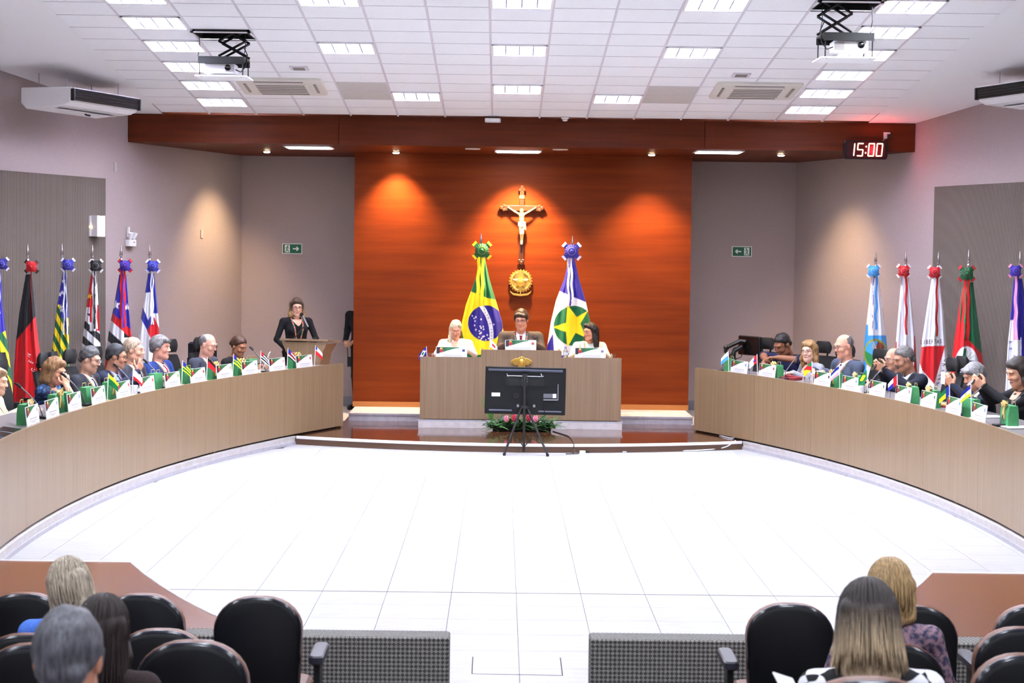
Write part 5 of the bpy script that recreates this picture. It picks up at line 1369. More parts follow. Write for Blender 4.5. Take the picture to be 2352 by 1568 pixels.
        if lany:
            for sg in (-1, 1):
                sheet(decal(bvh, strip(lambda u: sg*(.068-.050*u), lambda u: sg*(.086-.050*u), .455, .16), fw, .012), 'lanyard', M_LANY, root)
        # face details
        bc = mat('brow_%d_%d_%d' % (brow or hair), brow or hair, .7)
        for sg in (-1, 1):
            b = MB(); b.ball((0, 0, 0), (.0125, .006, .0052), 10); b.v = [tuple(hp(sg*.031+x, -.0815+y, .008+z)) for x, y, z in b.v]; b.build('eye', M_EYEW if nod < 14 else sk, root, smooth='full')
            if nod < 14:
                b = MB(); b.ball((0, 0, 0), (.0055, .003, .0048), 8); b.v = [tuple(hp(sg*.031+x, -.0868+y, .0075+z)) for x, y, z in b.v]; b.build('iris', M_IRIS, root, smooth='full')
            b = MB(); b.tube([hp(sg*.013, -.0945, .027), hp(sg*.031, -.0925, .032), hp(sg*.050, -.078, .027)], [.003, .0042, .0022], 6); b.build('eyebrow', bc, root)
        lc_ = lips or tuple(int(v*f) for v, f in zip(skin, (.82, .62, .62))); lm_ = mat('lips_%d_%d_%d' % lc_, lc_, .4)
        b = MB(); b.tube([hp(-.022, -.0885, -.061), hp(-.008, -.0985, -.059), hp(.008, -.0985, -.059), hp(.022, -.0885, -.061)], [.002, .0052, .0052, .002], 6); b.build('lips', lm_, root)
        if beard is not None:
            b = MB(); b.tube([hp(-.028, -.088, -.050), hp(0, -.104, -.042), hp(.028, -.088, -.050)], [.004, .008, .004], 6); b.build('moustache', mat('beard_%d' % beard[0], beard, .8), root)
    if glasses:
        b = MB()
        for sg in (-1, 1):
            b.tube([hp(sg*.031+.023*math.cos(a), -.103, .005+.0145*math.sin(a)) for a in [2*math.pi*i/14 for i in range(15)]], .0016, 5)
            b.tube([hp(sg*.054, -.100, .010), hp(sg*.074, -.05, .012), hp(sg*.080, .015, .008)], .0016, 5)
        b.tube([hp(-.008, -.105, .008), hp(.008, -.105, .008)], .0022, 5); g = b.build('glasses', M_GLF, root)
    # ---- hair
    if style:
        K_ = Field(tuple(hp(0, 0, 0)[i]-(.36 if style in ('long', 'wavy', 'ombre') and i == 2 else .21) for i in range(3)), tuple(hp(0, 0, 0)[i]+.20 for i in range(3)), hv)
        def ke(c, r, k=.02, sub=False, rot=True): K_.ell(hp(*c), tuple(x*k_ for x in r), 0, k, hr, sub)
        def kc(a, b, ra, rb, k=.02, sub=False): K_.cone(hp(*a), hp(*b), ra*k_, rb*k_, 0, k, sub)
        def hcut(n, d, k=.03):
            nn_ = (HM.to_3x3() @ Vector(n)).normalized(); K_.cut(nn_, nn_.dot(hp(0, 0, 0)) + d*k_, k)
        th = {'short': .008, 'grey': .011, 'bald': .006, 'long': .018, 'wavy': .02, 'bob': .020, 'ombre': .018, 'pony': .014, 'full': .020, 'back': .012}[style]
        ke((0, .018, .034), (.074+th, .094+th, .092+th))
        if style in ('short', 'grey', 'full', 'back'):
            hcut((0, 1, 1), -.004 if style != 'full' else -.010)
            for sg in (-1, 1): kc((sg*.076, -.03, .02), (sg*.076, -.03, -.02), .008, .004, .008)
            if style == 'full':
                kc((-.05, -.075, .085), (.05, -.07, .075), .022, .020, .02)
            kc((-.03, .085, -.03), (.03, .085, -.03), .024, .024, .03)
        elif style == 'bald':
            hcut((0, .92, -.30), -.022); K_.ell(hp(0, -.02, .118), tuple(x*k_ for x in (.075, .11, .062)), 0, .01, hr, True)
        elif style == 'pony':
            hcut((0, 1, 1), -.004); kc((0, .10, .03), (0, .135, -.02), .035, .028, .03)
        else:
            hcut((0, 1, .95), -.006)
            Lh = hlen or {'bob': .14, 'long': .26, 'wavy': .26, 'ombre': .27}[style]
            for sg in (-1, 1):
                kc((sg*.070, -.005, .03), (sg*.088, .005, -.10), .026, .030, .03); kc((sg*.088, .005, -.10), (sg*.085, .01, -Lh), .030, .018 if style != 'wavy' else .03, .03)
                kc((sg*.05, .07, .02), (sg*.062, .075, -Lh*.95), .05, .034, .04)
                if style == 'wavy':
                    for q in range(4): ke((sg*(.088+.014*(q % 2)), -.005, -.06-.055*q), (.032, .035, .03), .02)
            kc((0, .09, .0), (0, .09, -Lh), .05, .036, .04)
            kc((-.03, -.06, .105), (.05, -.05, .085), .022, .018, .03)
        if lock: kc((-.055, .06, .0), (-.085, -.03, -.16), .035, .028, .03); kc((-.085, -.03, -.16), (-.08, -.05, -.20), .028, .016, .03)
        if strands:
            rnd = random.Random(5); sb = MB(); Ls = (hlen or {'bob': .14, 'long': .28, 'ombre': .28, 'wavy': .26}.get(style, .05))+.03
            for q in range(strands):
                th_ = R(rnd.uniform(-25, 205)); P = []; j1, j2 = rnd.uniform(-.3, .3), rnd.uniform(.99, 1.07); Lq = Ls*rnd.uniform(.8, 1.08); fl_ = rnd.uniform(-.01, .03)
                for k in range(12):
                    u = k/11
                    if u < .5:
                        ph = .08+u*2*1.45; rx, ry, rzz = .096*j2, .116*j2, .115*j2; P.append(hp(rx*math.cos(th_)*math.sin(ph), .02+ry*math.sin(th_)*math.sin(ph), .034+rzz*math.cos(ph)))
                    else:
                        w_ = (u-.5)*2; r_ = 1+fl_*10*w_ - .35*w_**3*(style == 'bob'); P.append(hp(.097*j2*math.cos(th_+j1*w_*.4)*r_, .02+.117*j2*math.sin(th_+j1*w_*.4)*r_, .04-Lq*w_))
                sb.tube(P, [.0015]+[.0034]*10+[.0012], 4)
            so = sb.build('hair_strands', hair_mat(hair, hair2, grad), root, smooth='full'); so['kind'] = 'stuff'
            Hinv = HM.inverted(); so.data.transform(Hinv); so.matrix_local = HM
        X_ = np.stack(np.meshgrid(*K_.ax, indexing='ij'), -1); rs_ = np.random.RandomState(len(label)); nz_ = 0
        for q_ in range(5):
            d_ = rs_.normal(size=3); d_ = d_/np.linalg.norm(d_)*rs_.uniform(60, 170); nz_ = nz_ + np.sin(X_@d_+rs_.uniform(0, 6))
        K_.f += (nz_*.0011).astype(np.float32)
        v, q, mm = K_.mesh()
        if len(v):
            Hi = np.array(HM.inverted()); vl = v @ Hi[:3, :3].T + Hi[:3, 3]
            hm_ = mesh_from([(vl, q, mm)], 'hair', [hair_mat(hair, hair2, grad)]); ho = obj('hair', hm_, root); ho.matrix_local = HM
    if extra: extra(root, hp, tp, A)
    root['_h'] = 0; del root['_h']
    return root, HM

# ================================================================== everyone in the room
def settle(res, px, ptop, place, zf, smin_=.98, smax_=1.22, top=.122):
    """slide a finished figure along place(u) -> (x, y, rz) until its head shows at column px, size it by the head top row"""
    root, HM = res; sc = 1.0
    for it in range(4):
        lo, hi = place.lo, place.hi
        def hx(u):
            x, y, rz = place(u); h = Matrix.Rotation(rz, 3, 'Z') @ (HM.translation*sc); return proj((x+h.x, y+h.y, zf+h.z))[0], y+h.y
        inc = hx(hi)[0] > hx(lo)[0]
        for _ in range(40):
            m = (lo+hi)/2
            if (hx(m)[0] < px) == inc: lo = m
            else: hi = m
        u = (lo+hi)/2; yh = hx(u)[1]
        zt = ony(px, ptop, yh).z - zf; loc = (HM @ Vector((0, .02, top))).z
        sc = min(max(zt/loc, smin_), smax_)
    x, y, rz = place(u); root.location = (x, y, zf); root.rotation_euler = (0, 0, rz); root.scale = (sc,)*3
    return root
def behind_desk(s, d=.92, turn=0.0):
    def f(y):
        p = off(y, d, s); n = deskn(y); return p.x, p.y, math.atan2(-s*n.x, n.y) + R(turn)
    f.lo, f.hi = 12.2, 23.4; return f
def at_depth(Y, rz=0.0):
    def f(x): return x, Y, R(rz)
    f.lo, f.hi = -7, 7; return f
ZF = .09
def chair_for(root, lab, back=.06):
    rz = root.rotation_euler.z; o = Matrix.Rotation(rz, 3, 'Z') @ Vector((0, back, 0)); l = root.location
    return office_chair((l.x+o.x, l.y+o.y, l.z), rz, lab)
desk_arms = None
def sit(s, px, ptop, label, chair=None, d=.92, turn_body=0, **kw):
    r = settle(person(label, (0, 0, 0), 0, group='people seated behind the curved desks', **kw), px, ptop, behind_desk(s, d, turn_body), ZF)
    if chair: chair_for(r, chair, .14)
    return r
NAVY, BLACKC, CHAR, GREYS = (36, 40, 60), (24, 24, 30), (44, 46, 54), (66, 70, 84)
# ---- left desk
cheek = {'r': ((-.17, -.40, .845), (-.085, -.30, .975), (.10, .15, 1), (.5, .3, 0)), 'l': ((.26, -.18, .80), (.06, -.42, .84), (-.6, -.6, 0), (0, 0, -1))}
sit(-1, -8, 846, 'woman with fair hair in a cream jacket cut by the left edge', 'black office chair of the woman in cream', female=True, style='long', hair=(150, 120, 90), top=(206, 190, 166), suit=False, bare=.30, lany=True, skin=(214, 168, 140), lean=8, nod=8)
M_BLUEP = noisy('blue_print_dress', (14, 26, 66), (52, 120, 176), 26, .8, detail=2, lo=.52, hi=.66)
sit(-1, 127, 824, 'woman in dark blue printed dress resting her cheek on her hand', 'black office chair of the woman in blue print', female=True, style='bob', hair=(126, 92, 60), top=M_BLUEP, suit=False, bare=.32, lany=True, skin=(206, 152, 122), lean=14, nod=16, turn=-8, arms=cheek, glasses=True, sleeve='short')
sit(-1, 207, 797, 'man with dark grey hair and glasses in charcoal suit looking down', 'black office chair of the man in charcoal', style='grey', hair=(78, 76, 78), top=CHAR, tie=M_TIED, skin=(196, 150, 126), lean=9, nod=15, glasses=True, turn=4, lany=True)
sit(-1, 268, 791, 'man with black hair and glasses in a navy suit, hand raised', 'black office chair of the man in navy', style='grey', hair=(50, 50, 54), top=NAVY, tie=M_TIED, skin=(176, 124, 98), lean=12, nod=8, turn=14, glasses=True, lany=True, shirt=cloth_mat((150, 165, 205)), arms={'r': ((-.24, -.28, .84), (-.05, -.38, .98), (.5, -.2, .8), (0, .5, -.3))})
sit(-1, 308, 777, 'man with sandy grey hair in dark grey suit looking ahead', 'black office chair of the sandy haired man', style='grey', hair=(166, 146, 124), top=(58, 58, 66), tie=M_TIED, skin=(214, 160, 134), lean=5, nod=3, turn=10, lany=True)
sit(-1, 369, 772, 'man with swept back grey hair in a bright blue suit', 'black office chair of the man in bright blue', style='full', hair=(120, 116, 116), top=(34, 54, 112), tie=M_TIER, skin=(210, 150, 126), lean=4, nod=3, turn=6, lany=True)
sit(-1, 478, 767, 'balding man with glasses in a slate suit reading', 'black office chair of the balding man', style='bald', hair=(110, 104, 104), top=(58, 60, 72), tie=M_TIER, skin=(212, 156, 134), lean=9, nod=16, turn=0, glasses=True, lany=True)
sit(-1, 549, 773, 'woman with pulled back brown hair in black looking at laptop', 'black office chair of the brown haired woman', female=True, style='pony', hair=(66, 40, 26), top=(26, 24, 26), suit=False, bare=.33, lany=True, skin=(150, 100, 74), lean=14, nod=18, turn=-14)
# empty chairs on the left
for px, d, lab in ((58, 1.45, 'empty office chair with tall back beside the woman in blue'), (176, 1.05, 'empty office chair with broad headrest beside the woman in blue'), (433, 1.1, 'empty office chair between the men in blue and slate suits')):
    p, rz = desk_spot(px, -1, d, 1.2); office_chair((p.x, p.y, ZF), rz + R(random.uniform(-14, 14)), lab)
# jacket hung over the chair behind the brown haired woman
p, rz = desk_spot(508, -1, 1.18, 1.1); office_chair((p.x, p.y, ZF), rz, 'office chair with a black jacket over its back')
b = MB(); b.bbox((0, .27, .98), (.52, .15, .26), .06); b.bbox((0, .30, .78), (.48, .14, .3), .06)
tag(b.build('hung_jacket', cloth_mat((20, 20, 26)), None, smooth=40, loc=(p.x, p.y, ZF), rot=(0, 0, rz)), 'black jacket draped over an office chair on the left', 'jacket')
# ---- right desk
r_, hm_ = person('man in navy polo shirt bending over behind the right desk', (0, 0, 0), 0, suit=False, style='short', hair=(22, 20, 20), top=(26, 30, 62), skin=(132, 86, 62), lean=30, nod=22, sleeve='short', group='people seated behind the curved desks', arms={'r': ((-.26, -.34, .92), (-.10, -.46, .86), (.5, -.6, -.2), (0, 0, -1)), 'l': ((.26, -.32, .90), (.06, -.44, .92), (-.6, -.5, 0), (0, 0, -1))}, legs=True)
settle((r_, hm_), 1797, 768, behind_desk(1, 1.25, 12), ZF); chair_for(r_, 'black office chair of the man in navy polo', .12)
sit(1, 1857, 783, 'woman with long light brown hair and glasses in a silver blouse', 'black office chair of the woman in silver', female=True, style='long', hair=(142, 108, 66), top=(132, 132, 142), suit=False, bare=.34, skin=(222, 176, 154), lean=7, nod=5, turn=34, glasses=True, lips=(170, 90, 90), brow=(90, 66, 50))
sit(1, 1938, 768, 'bald man with glasses in a slate blue suit', 'black office chair of the bald man', style='bald', hair=(96, 92, 92), top=(62, 70, 86), tie=M_TIED, skin=(206, 148, 122), lean=7, nod=12, turn=4, glasses=True, lany=True)
phone_arms = {'r': ((-.24, -.24, .86), (-.055, -.40, 1.0), (.25, -.7, .5), (.4, .2, .1)), 'l': ((.24, -.24, .86), (.055, -.40, 1.0), (-.25, -.7, .5), (-.4, .2, .1))}
def phone(root, hp, tp, A):
    w_ = (A['r'][2] + A['l'][2])/2
    t = MB(); t.bbox((0, 0, 0), (.072, .15, .009), .01); o = t.build('phone', M_BLACKG, None, loc=(0, 0, 0)); o.rotation_euler = (R(48), 0, 0)
    PHONES.append((o, root, w_ + Vector((0, -.075, .055))))
PHONES = []
sit(1, 2052, 799, 'man with glasses half hidden behind the man holding a phone', None, d=1.22, style='bald', hair=(100, 92, 88), top=(32, 34, 46), tie=M_TIED, skin=(192, 140, 116), lean=10, nod=10, turn=4, glasses=True)
sit(1, 2076, 797, 'man with moustache in a dark suit holding a phone', 'black office chair of the man holding a phone', style='grey', hair=(92, 88, 86), top=(26, 28, 40), tie=M_TIED, skin=(168, 118, 94), lean=16, nod=14, turn=0, beard=(110, 104, 98), arms=phone_arms, extra=phone, shirt=cloth_mat((196, 206, 228)))
sit(1, 2237, 836, 'grey haired man in a dark navy suit holding a paper slip', 'black office chair of the grey haired man', style='full', hair=(122, 120, 122), top=(30, 34, 50), tie=M_TIED, skin=(190, 138, 112), lean=14, nod=16, turn=0, arms={'r': ((-.24, -.26, .88), (-.05, -.40, 1.03), (.2, -.5, .7), (.5, .3, 0)), 'l': ((.24, -.26, .88), (.07, -.40, 1.03), (-.2, -.5, .7), (-.5, .3, 0))}, curl=.8,
    extra=lambda root, hp, tp, A: PHONES.append((MB().box((0, 0, 0), (.10, .003, .12)).build('paper_slip', M_WHITEM), root, (A['r'][2]+A['l'][2])/2 + Vector((0, -.075, .07)))))
sit(1, 2338, 824, 'woman with dark wavy hair in black lace up top with a phone', 'black office chair of the woman with wavy hair', female=True, style='wavy', hair=(38, 28, 24), hair2=(128, 100, 58), grad=(-.06, -.2), top=(22, 21, 25), suit=False, bare=.20, skin=(200, 146, 118), lean=8, nod=17, turn=12, arms=phone_arms, extra=phone, lips=(150, 60, 66))
bpy.context.view_layer.update()
for (o, root, q), lab in zip(PHONES, ('black smartphone held by the man with the moustache', 'white paper slip held up by the grey haired man', 'black smartphone held by the woman with wavy hair')):
    o.parent = None; o.location = root.matrix_world @ q; o.rotation_euler.z = root.rotation_euler.z; tag(o, lab, 'phone' if 'phone' in lab else 'paper')
for px, d, lab in ((1733, 1.15, 'empty office chair in front of the equipment monitor'), (1912, 1.25, 'empty office chair between the blonde woman and bald man'), (1993, 1.0, 'empty office chair with upright headrest right of the bald man'), (2163, 1.30, 'empty office chair farther back left of the grey haired man'), (2183, 1.0, 'empty office chair close to the desk left of the grey haired man')):
    p, rz = desk_spot(px, 1, d, 1.2); office_chair((p.x, p.y, ZF), rz + R(random.uniform(-16, 16)), lab)
# ---- presiding bench
BF = .30      # floor behind the bench, raised to suit its height
struct(MB().box((.03, 24.08, .25), (2.55, 1.0, .1)).build('floor_behind_bench', M_STONE))
def bench(px, ptop, Y, label, chair=None, rz=0, **kw):
    r = settle(person(label, (0, 0, 0), 0, group='people at the presiding bench', **kw), px, ptop, at_depth(Y, rz), BF)
    if chair:
        c = chair_for(r, chair, .16); c.location.z = .12
        for ch in list(c.children):
            if ch.name.startswith('headrest'): bpy.data.objects.remove(ch)
    return r
ba = {'r': ((-.25, -.12, .74), (-.12, -.33, .80)), 'l': ((.25, -.12, .74), (.12, -.33, .80))}
bench(1047, 737, 23.78, 'woman with long white hair in a white blazer looking down', None, female=True, style='pony', lock=True, hair=(206, 188, 156), top=(226, 212, 206), suit=False, bare=.34, skin=(214, 158, 132), lean=9, nod=20, turn=4, arms=ba, brow=(150, 130, 110))
bench(1197, 712, 23.80, 'man with dark hair and glasses in a brown grey jacket and red tie', None, style='full', hair=(56, 36, 28), top=(76, 66, 58), tie=cloth_mat((110, 24, 34)), lany=True, skin=(206, 148, 122), lean=7, nod=12, turn=-10, glasses=True, arms=ba, shirt=cloth_mat((206, 200, 222)))
bench(1355, 746, 23.78, 'woman with long black hair and glasses in cream looking left', 'black office chair behind the woman in cream', female=True, style='long', hair=(26, 20, 20), top=(212, 196, 168), suit=False, neckline=cloth_mat((180, 190, 176)), skin=(196, 140, 112), lean=5, nod=4, turn=-48, glasses=True, arms=ba, lips=(150, 40, 50), lany=True)
# ---- speaker at the lectern and the guard
sp = person('woman with long hair and glasses in a black blazer speaking at the lectern', (0, 0, 0), 0, female=True, stand=True, style='ombre', hair=(72, 54, 44), hair2=(206, 166, 104), grad=(0.0, -.14), top=(20, 20, 24), suit=False, bare=.36, lany=True, skin=(220, 170, 146), lean=4, nod=8, turn=-8, glasses=True, lips=(180, 90, 90),
            arms={'r': ((-.27, -.04, 1.10), (-.17, -.20, .96), (.3, -.8, .1), (0, 0, -1)), 'l': ((.26, -.08, 1.10), (.16, -.24, 1.06), (-.2, -1, 0), (0, 0, -1))})
settle(sp, 682, 686, at_depth(23.52, 22), DZ)
gd = person('person in black shirt standing half hidden behind the orange wall', (0, 0, 0), 0, stand=True, style='short', hair=(30, 26, 24), top=(20, 22, 30), suit=False, skin=(190, 140, 112), lean=2, pants=(20, 20, 26), arms={'r': ((-.24, .0, 1.12), (-.16, -.20, .98), (.6, -.6, -.2), (0, 0, -1)), 'l': ((.24, .0, 1.12), (.10, -.22, 1.0), (-.6, -.5, 0), (0, 0, -1))})
gd[0].location = (ony(832, 780, 25.3).x, 25.3, DZ); gd[0].rotation_euler = (0, 0, R(-25))
t = thing('handheld_radio', 'black handheld radio with antenna at the hip of the half hidden person', 'radio', (ony(803, 830, 25.05).x, 25.02, ony(803, 830, 25.05).z)); MB().bbox((0, 0, 0), (.06, .04, .14), .01).build('radio_body', M_BLACK, t); MB().tube([(-.02, 0, .07), (-.03, 0, .2)], .006, 6).build('antenna', M_BLACK, t)
# ---- audience seen from behind: facing away from the camera
def aud(px, ptop, Y, label, rz=180, smax_=1.25, **kw):
    zf = min(ROWF, key=lambda q: abs(ROWY[ROWF.index(q)]-Y))
    return settle(person(label, (0, 0, 0), 0, group='audience in the foreground', facing=False, vox=.012, rawarms=True, **kw), px, ptop, at_depth(Y, rz), zf, .9, smax_, .128)
lap = {'r': ((-.25, -.10, .62), (-.10, -.30, .56)), 'l': ((.25, -.10, .62), (.10, -.30, .56))}
aud(165, 1292, 7.85, 'woman with shoulder length ash blonde hair in a blue blouse', 186, female=True, style='bob', hair=(158, 146, 128), top=(72, 112, 196), suit=False, lean=11, nod=14, turn=-14, tiltr=16, arms=lap, hv=.005, strands=260)
aud(238, 1378, 6.1, 'woman with long dark hair held by a clip, hand at face', 178, female=True, style='long', hair=(34, 22, 20), top=(44, 34, 34), suit=False, lean=12, nod=10, arms={'l': ((.26, -.20, .68), (.12, -.24, .90), (-.2, .2, 1), (-1, 0, 0)), 'r': ((-.25, -.1, .72), (-.1, -.3, .66))}, hv=.005, strands=260,
    extra=lambda root, hp, tp, A: MB().tube([hp(-.05, .085, .10), hp(0, .105, .105), hp(.05, .085, .10)], .012, 8).build('hair_clip', mat('pearl_clip', (196, 188, 170), .3), root, smooth=True))
aud(158, 1395, 4.15, 'grey haired man in a white collar seen from behind', 180, style='grey', hair=(84, 84, 90), top=(200, 200, 208), suit=False, skin=(186, 132, 106), lean=8, nod=4, arms=lap, hv=.004)
M_FLORAL = noisy('multicolour_print', (52, 54, 84), (150, 120, 130), 45, .8, detail=3, lo=.4, hi=.6)
aud(2042, 1293, 7.75, 'woman with wavy honey blonde hair in a multicoloured print top', 172, female=True, style='bob', hair=(158, 130, 88), top=M_FLORAL, suit=False, lean=12, nod=12, turn=14, arms=lap, hv=.005, strands=260)
def houndstooth():
    m = mat('houndstooth', (230, 230, 236), .85); nt, N, L, b = nodes(m)
    tc = N.new('ShaderNodeTexCoord'); mp = N.new('ShaderNodeMapping'); mp.inputs['Scale'].default_value = (13, 13, 13); mp.inputs['Rotation'].default_value = (R(20), R(40), R(45))
    ch = N.new('ShaderNodeTexChecker'); ch.inputs['Scale'].default_value = 1; ch.inputs[1].default_value = (*s2l((232, 232, 238)), 1); ch.inputs[2].default_value = (*s2l((18, 18, 22)), 1)
    n1 = N.new('ShaderNodeTexNoise'); n1.inputs['Scale'].default_value = 9; mx = N.new('ShaderNodeMix'); mx.data_type = 'VECTOR'; mx.inputs[0].default_value = .06
    L.new(tc.outputs['Object'], n1.inputs[0]); L.new(tc.outputs['Object'], mx.inputs[4]); L.new(n1.outputs['Color'], mx.inputs[5]); L.new(mx.outputs[1], mp.inputs[0]); L.new(mp.outputs[0], ch.inputs[0]); L.new(ch.outputs[0], b.inputs['Base Color']); return m
aud(1993, 1350, 5.75, 'woman with long dark to blonde hair in houndstooth jacket', 180, female=True, style='ombre', hair=(46, 38, 36), hair2=(176, 154, 122), grad=(0.03, -.12), top=houndstooth(), suit=False, lean=16, nod=20, turn=-6, arms=lap, hv=.004, strands=320, hlen=.19)
p = ony(1808, 1572, 5.2); tag(MB().box((0, 0, 0), (.07, .09, .003), (R(25), R(20), R(20))).build('paper_sheet', M_WHITEM, None, loc=p), 'white paper sheet at the bottom edge beside the houndstooth jacket', 'paper')

# ================================================================== carved figure on the crucifix
F = Field((-.26, -.16, -.32), (.26, .05, .36), .0042)
def c_(a, b_, ra, rb, m=0, k=.01): F.cone(a, b_, ra, rb, m, k)
c_((0, -.062, .075), (0, -.066, .135), .030, .040, 0, .02); c_((0, -.06, .02), (0, -.062, .08), .034, .028, 0, .02)
F.ell((-.004, -.075, .192), (.022, .026, .032), 0, .008); c_((0, -.066, .15), (-.002, -.07, .175), .014, .013)
for sg in (-1, 1):
    c_((sg*.035, -.064, .15), (sg*.10, -.062, .185), .016, .012); c_((sg*.10, -.062, .185), (sg*.175, -.05, .232), .012, .009); F.ell((sg*.185, -.05, .24), (.012, .009, .014), 0, .006)
    c_((sg*.018, -.06, -.0), (sg*.014 + .004, -.085, -.12), .024, .017, 0, .012); c_((sg*.014 + .004, -.085, -.12), (sg*.008 + .002, -.056, -.225), .015, .010, 0, .008); c_((sg*.008 + .002, -.056, -.225), (sg*.008, -.075, -.262), .010, .007)
v, q, mm = F.mesh(); cx = [o for o in bpy.data.objects if o.name == 'crucifix'][0]
fig = obj('carved_figure', mesh_from([(v, q, mm)], 'carved_figure', [M_IVORY]), cx)
F = Field((-.09, -.14, -.10), (.10, .0, .08), .0042)
for sg in (-1, 1):
    for k in range(3): F.cone((sg*.036, -.066, .035-.022*k), (0, -.098+.006*k, .028-.024*k), .015, .016, 0, .01)
F.cone((.04, -.06, .03), (.055, -.06, -.06), .016, .010, 0, .01)
v, q, mm = F.mesh(); obj('loincloth', mesh_from([(v, q, mm)], 'loincloth', [noisy('ivory_cloth', (226, 208, 190), (238, 222, 206), 40, .5)]), cx)
F = Field((-.06, -.13, .12), (.06, -.01, .26), .0036)
F.ell((-.002, -.066, .200), (.028, .026, .030), 0, .008); F.cone((-.02, -.062, .2), (-.022, -.062, .155), .012, .008); F.cone((.018, -.062, .2), (.02, -.062, .155), .012, .008); F.ell((-.004, -.10, .19), (.020, .018, .03), 0, .004, None, True); F.ell((-.004, -.092, .166), (.013, .01, .016), 0, .004)
v, q, mm = F.mesh(); obj('carved_hair', mesh_from([(v, q, mm)], 'carved_hair', [mat('carved_brown', (84, 50, 26), .5)]), cx)

# ================================================================== big flags on poles
M_FLAG = vcol('flag_cloth', .75, sheen=.15)
def inpoly(x, y, P):
    c = False; j = len(P)-1
    for i in range(len(P)):
        if (P[i][1] > y) != (P[j][1] > y) and x < (P[j][0]-P[i][0])*(y-P[i][1])/(P[j][1]-P[i][1])+P[i][0]: c = not c
        j = i
    return c
def starpoly(cx, cy, r, rot=0, inner=.4, n=5):
    return [(cx+(r if k % 2 == 0 else r*inner)*math.sin(rot+k*math.pi/n), cy-(r if k % 2 == 0 else r*inner)*math.cos(rot+k*math.pi/n)) for k in range(2*n)]
def flag_cols(*names): return [mat('ribbon_%d_%d_%d' % c, c, .6) for c in names]
def big_flag(label, Y, tip, ros, sil, fn, c1, c2, tail_y, tails, nu=54, nv=120, zf=.1, letters=None, base_x=None, rr_=17, bulge=.10, pole_x=None):
    """sil: [(row, left, right)] outline in the photo; fn(px, py) -> colour; hung from the pole just behind"""
    tp_ = ony(tip[0], tip[1], Y); t = thing('flag_on_pole', label, 'flag', (tp_.x, Y, zf), 0, 'large flags on chrome poles')
    O = Vector((tp_.x, Y, zf))
    L = lambda x, y, d=0.0: ony(x, y, Y-d) - O
    zt = tp_.z - zf
    MB().tube([(0, .03, 0), (0, .03, zt-.20)], .014, 10).build('pole', M_CHROME, t, smooth=True)
    MB().lathe([(.004, zt), (.012, zt-.06), (.022, zt-.125), (.012, zt-.155), (.010, zt-.165), (.020, zt-.178), (.022, zt-.19), (.016, zt-.205), (.016, zt-.24)], 14, xf((0, .03, 0))).build('spear_finial', M_CHROME, t, smooth=60)
    MB().lathe([(.16, 0), (.16, .02), (.06, .045), (.03, .06), (.025, .16)], 20, xf((0, .03, 0))).build('pole_base', M_CHROME, t, smooth=60)
    ys = [s[0] for s in sil]; xl = [s[1] for s in sil]; xr = [s[2] for s in sil]
    vs = []; fs = []; cols = []; sc = Y/FPX
    ph = random.uniform(0, 6)
    for j in range(nv+1):
        v = j/nv; y = ys[0]+(ys[-1]-ys[0])*v; a, b = float(np.interp(y, ys, xl)), float(np.interp(y, ys, xr)); w_ = (b-a)*sc
        for i in range(nu+1):
            u = i/nu; x = a+(b-a)*u
            d = min(bulge, w_*.35)*(1-(2*u-1)**2)**.6 + .022*min(1, v*2)*math.sin(u*15+ph+v*1.5) + .010*min(1, v*3)*math.sin(u*31+ph*2)
            vs.append(L(x, y, d))
    for j in range(nv):
        y = ys[0]+(ys[-1]-ys[0])*(j+.5)/nv; a, b = float(np.interp(y, ys, xl)), float(np.interp(y, ys, xr))
        for i in range(nu):
            fs.append((j*(nu+1)+i, j*(nu+1)+i+1, (j+1)*(nu+1)+i+1, (j+1)*(nu+1)+i)); dy_ = (ys[-1]-ys[0])/nv*.3; dx_ = (b-a)/nu*.3; cols.append(tuple(np.mean([s2l(fn(a+(b-a)*(i+.5)/nu+ex*dx_, y+ey*dy_)) for ex in (-1, 1) for ey in (-1, 1)], axis=0)))
    me = bpy.data.meshes.new('flag_cloth'); me.from_pydata([tuple(p) for p in vs], [], fs); me.materials.append(M_FLAG); colour_mesh(me, cols)
    cloth = obj('cloth', me, t, smooth='full')
    if letters:
        bv = BVHTree.FromPolygons([tuple(p) for p in vs], fs)
        for ch, x, y, size, rot, cc in letters:
            p = L(x, y, .3); h = bv.ray_cast(p, pixdir(x, y).normalized(), 1.0); q = (h[0] if h[0] is not None else L(x, y, .1)) - Vector((0, .009, 0))
            o = text_mesh('letter', ch, size*sc, mat('letter_%d' % cc[0], cc, .7), cloth, .001); o.location = q; o.rotation_euler = (R(90), R(rot), 0); o.scale = (.62 if size > 10 else .9, 1, 1)
    # rosette
    m1, m2 = flag_cols(c1, c2); rc = L(ros[0], ros[1], .10); rs = rr_*sc
    n = 36; b = MB(); 
    b.loft([[(math.cos(2*math.pi*k/n)*r*(1+.05*(k % 2)), -.004*(k % 2)+dy, math.sin(2*math.pi*k/n)*r*(1+.05*(k % 2))) for k in range(n)] for r, dy in ((rs*.42, -.022), (rs*.7, -.012), (rs, .006), (rs*.5, .02))]); ro = b.build('rosette', m1, t, loc=rc, smooth=40)
    b = MB(); b.lathe([(rs*.62, .012), (rs*.60, .018), (rs*.30, .022)], 20, xf((0, 0, 0), (R(90), 0, 0))); b.build('rosette_ring', m2, ro, smooth=40)
    MB().ball((0, -.024, 0), (rs*.28, .014, rs*.28), 12).build('rosette_button', m1, ro, smooth='full')
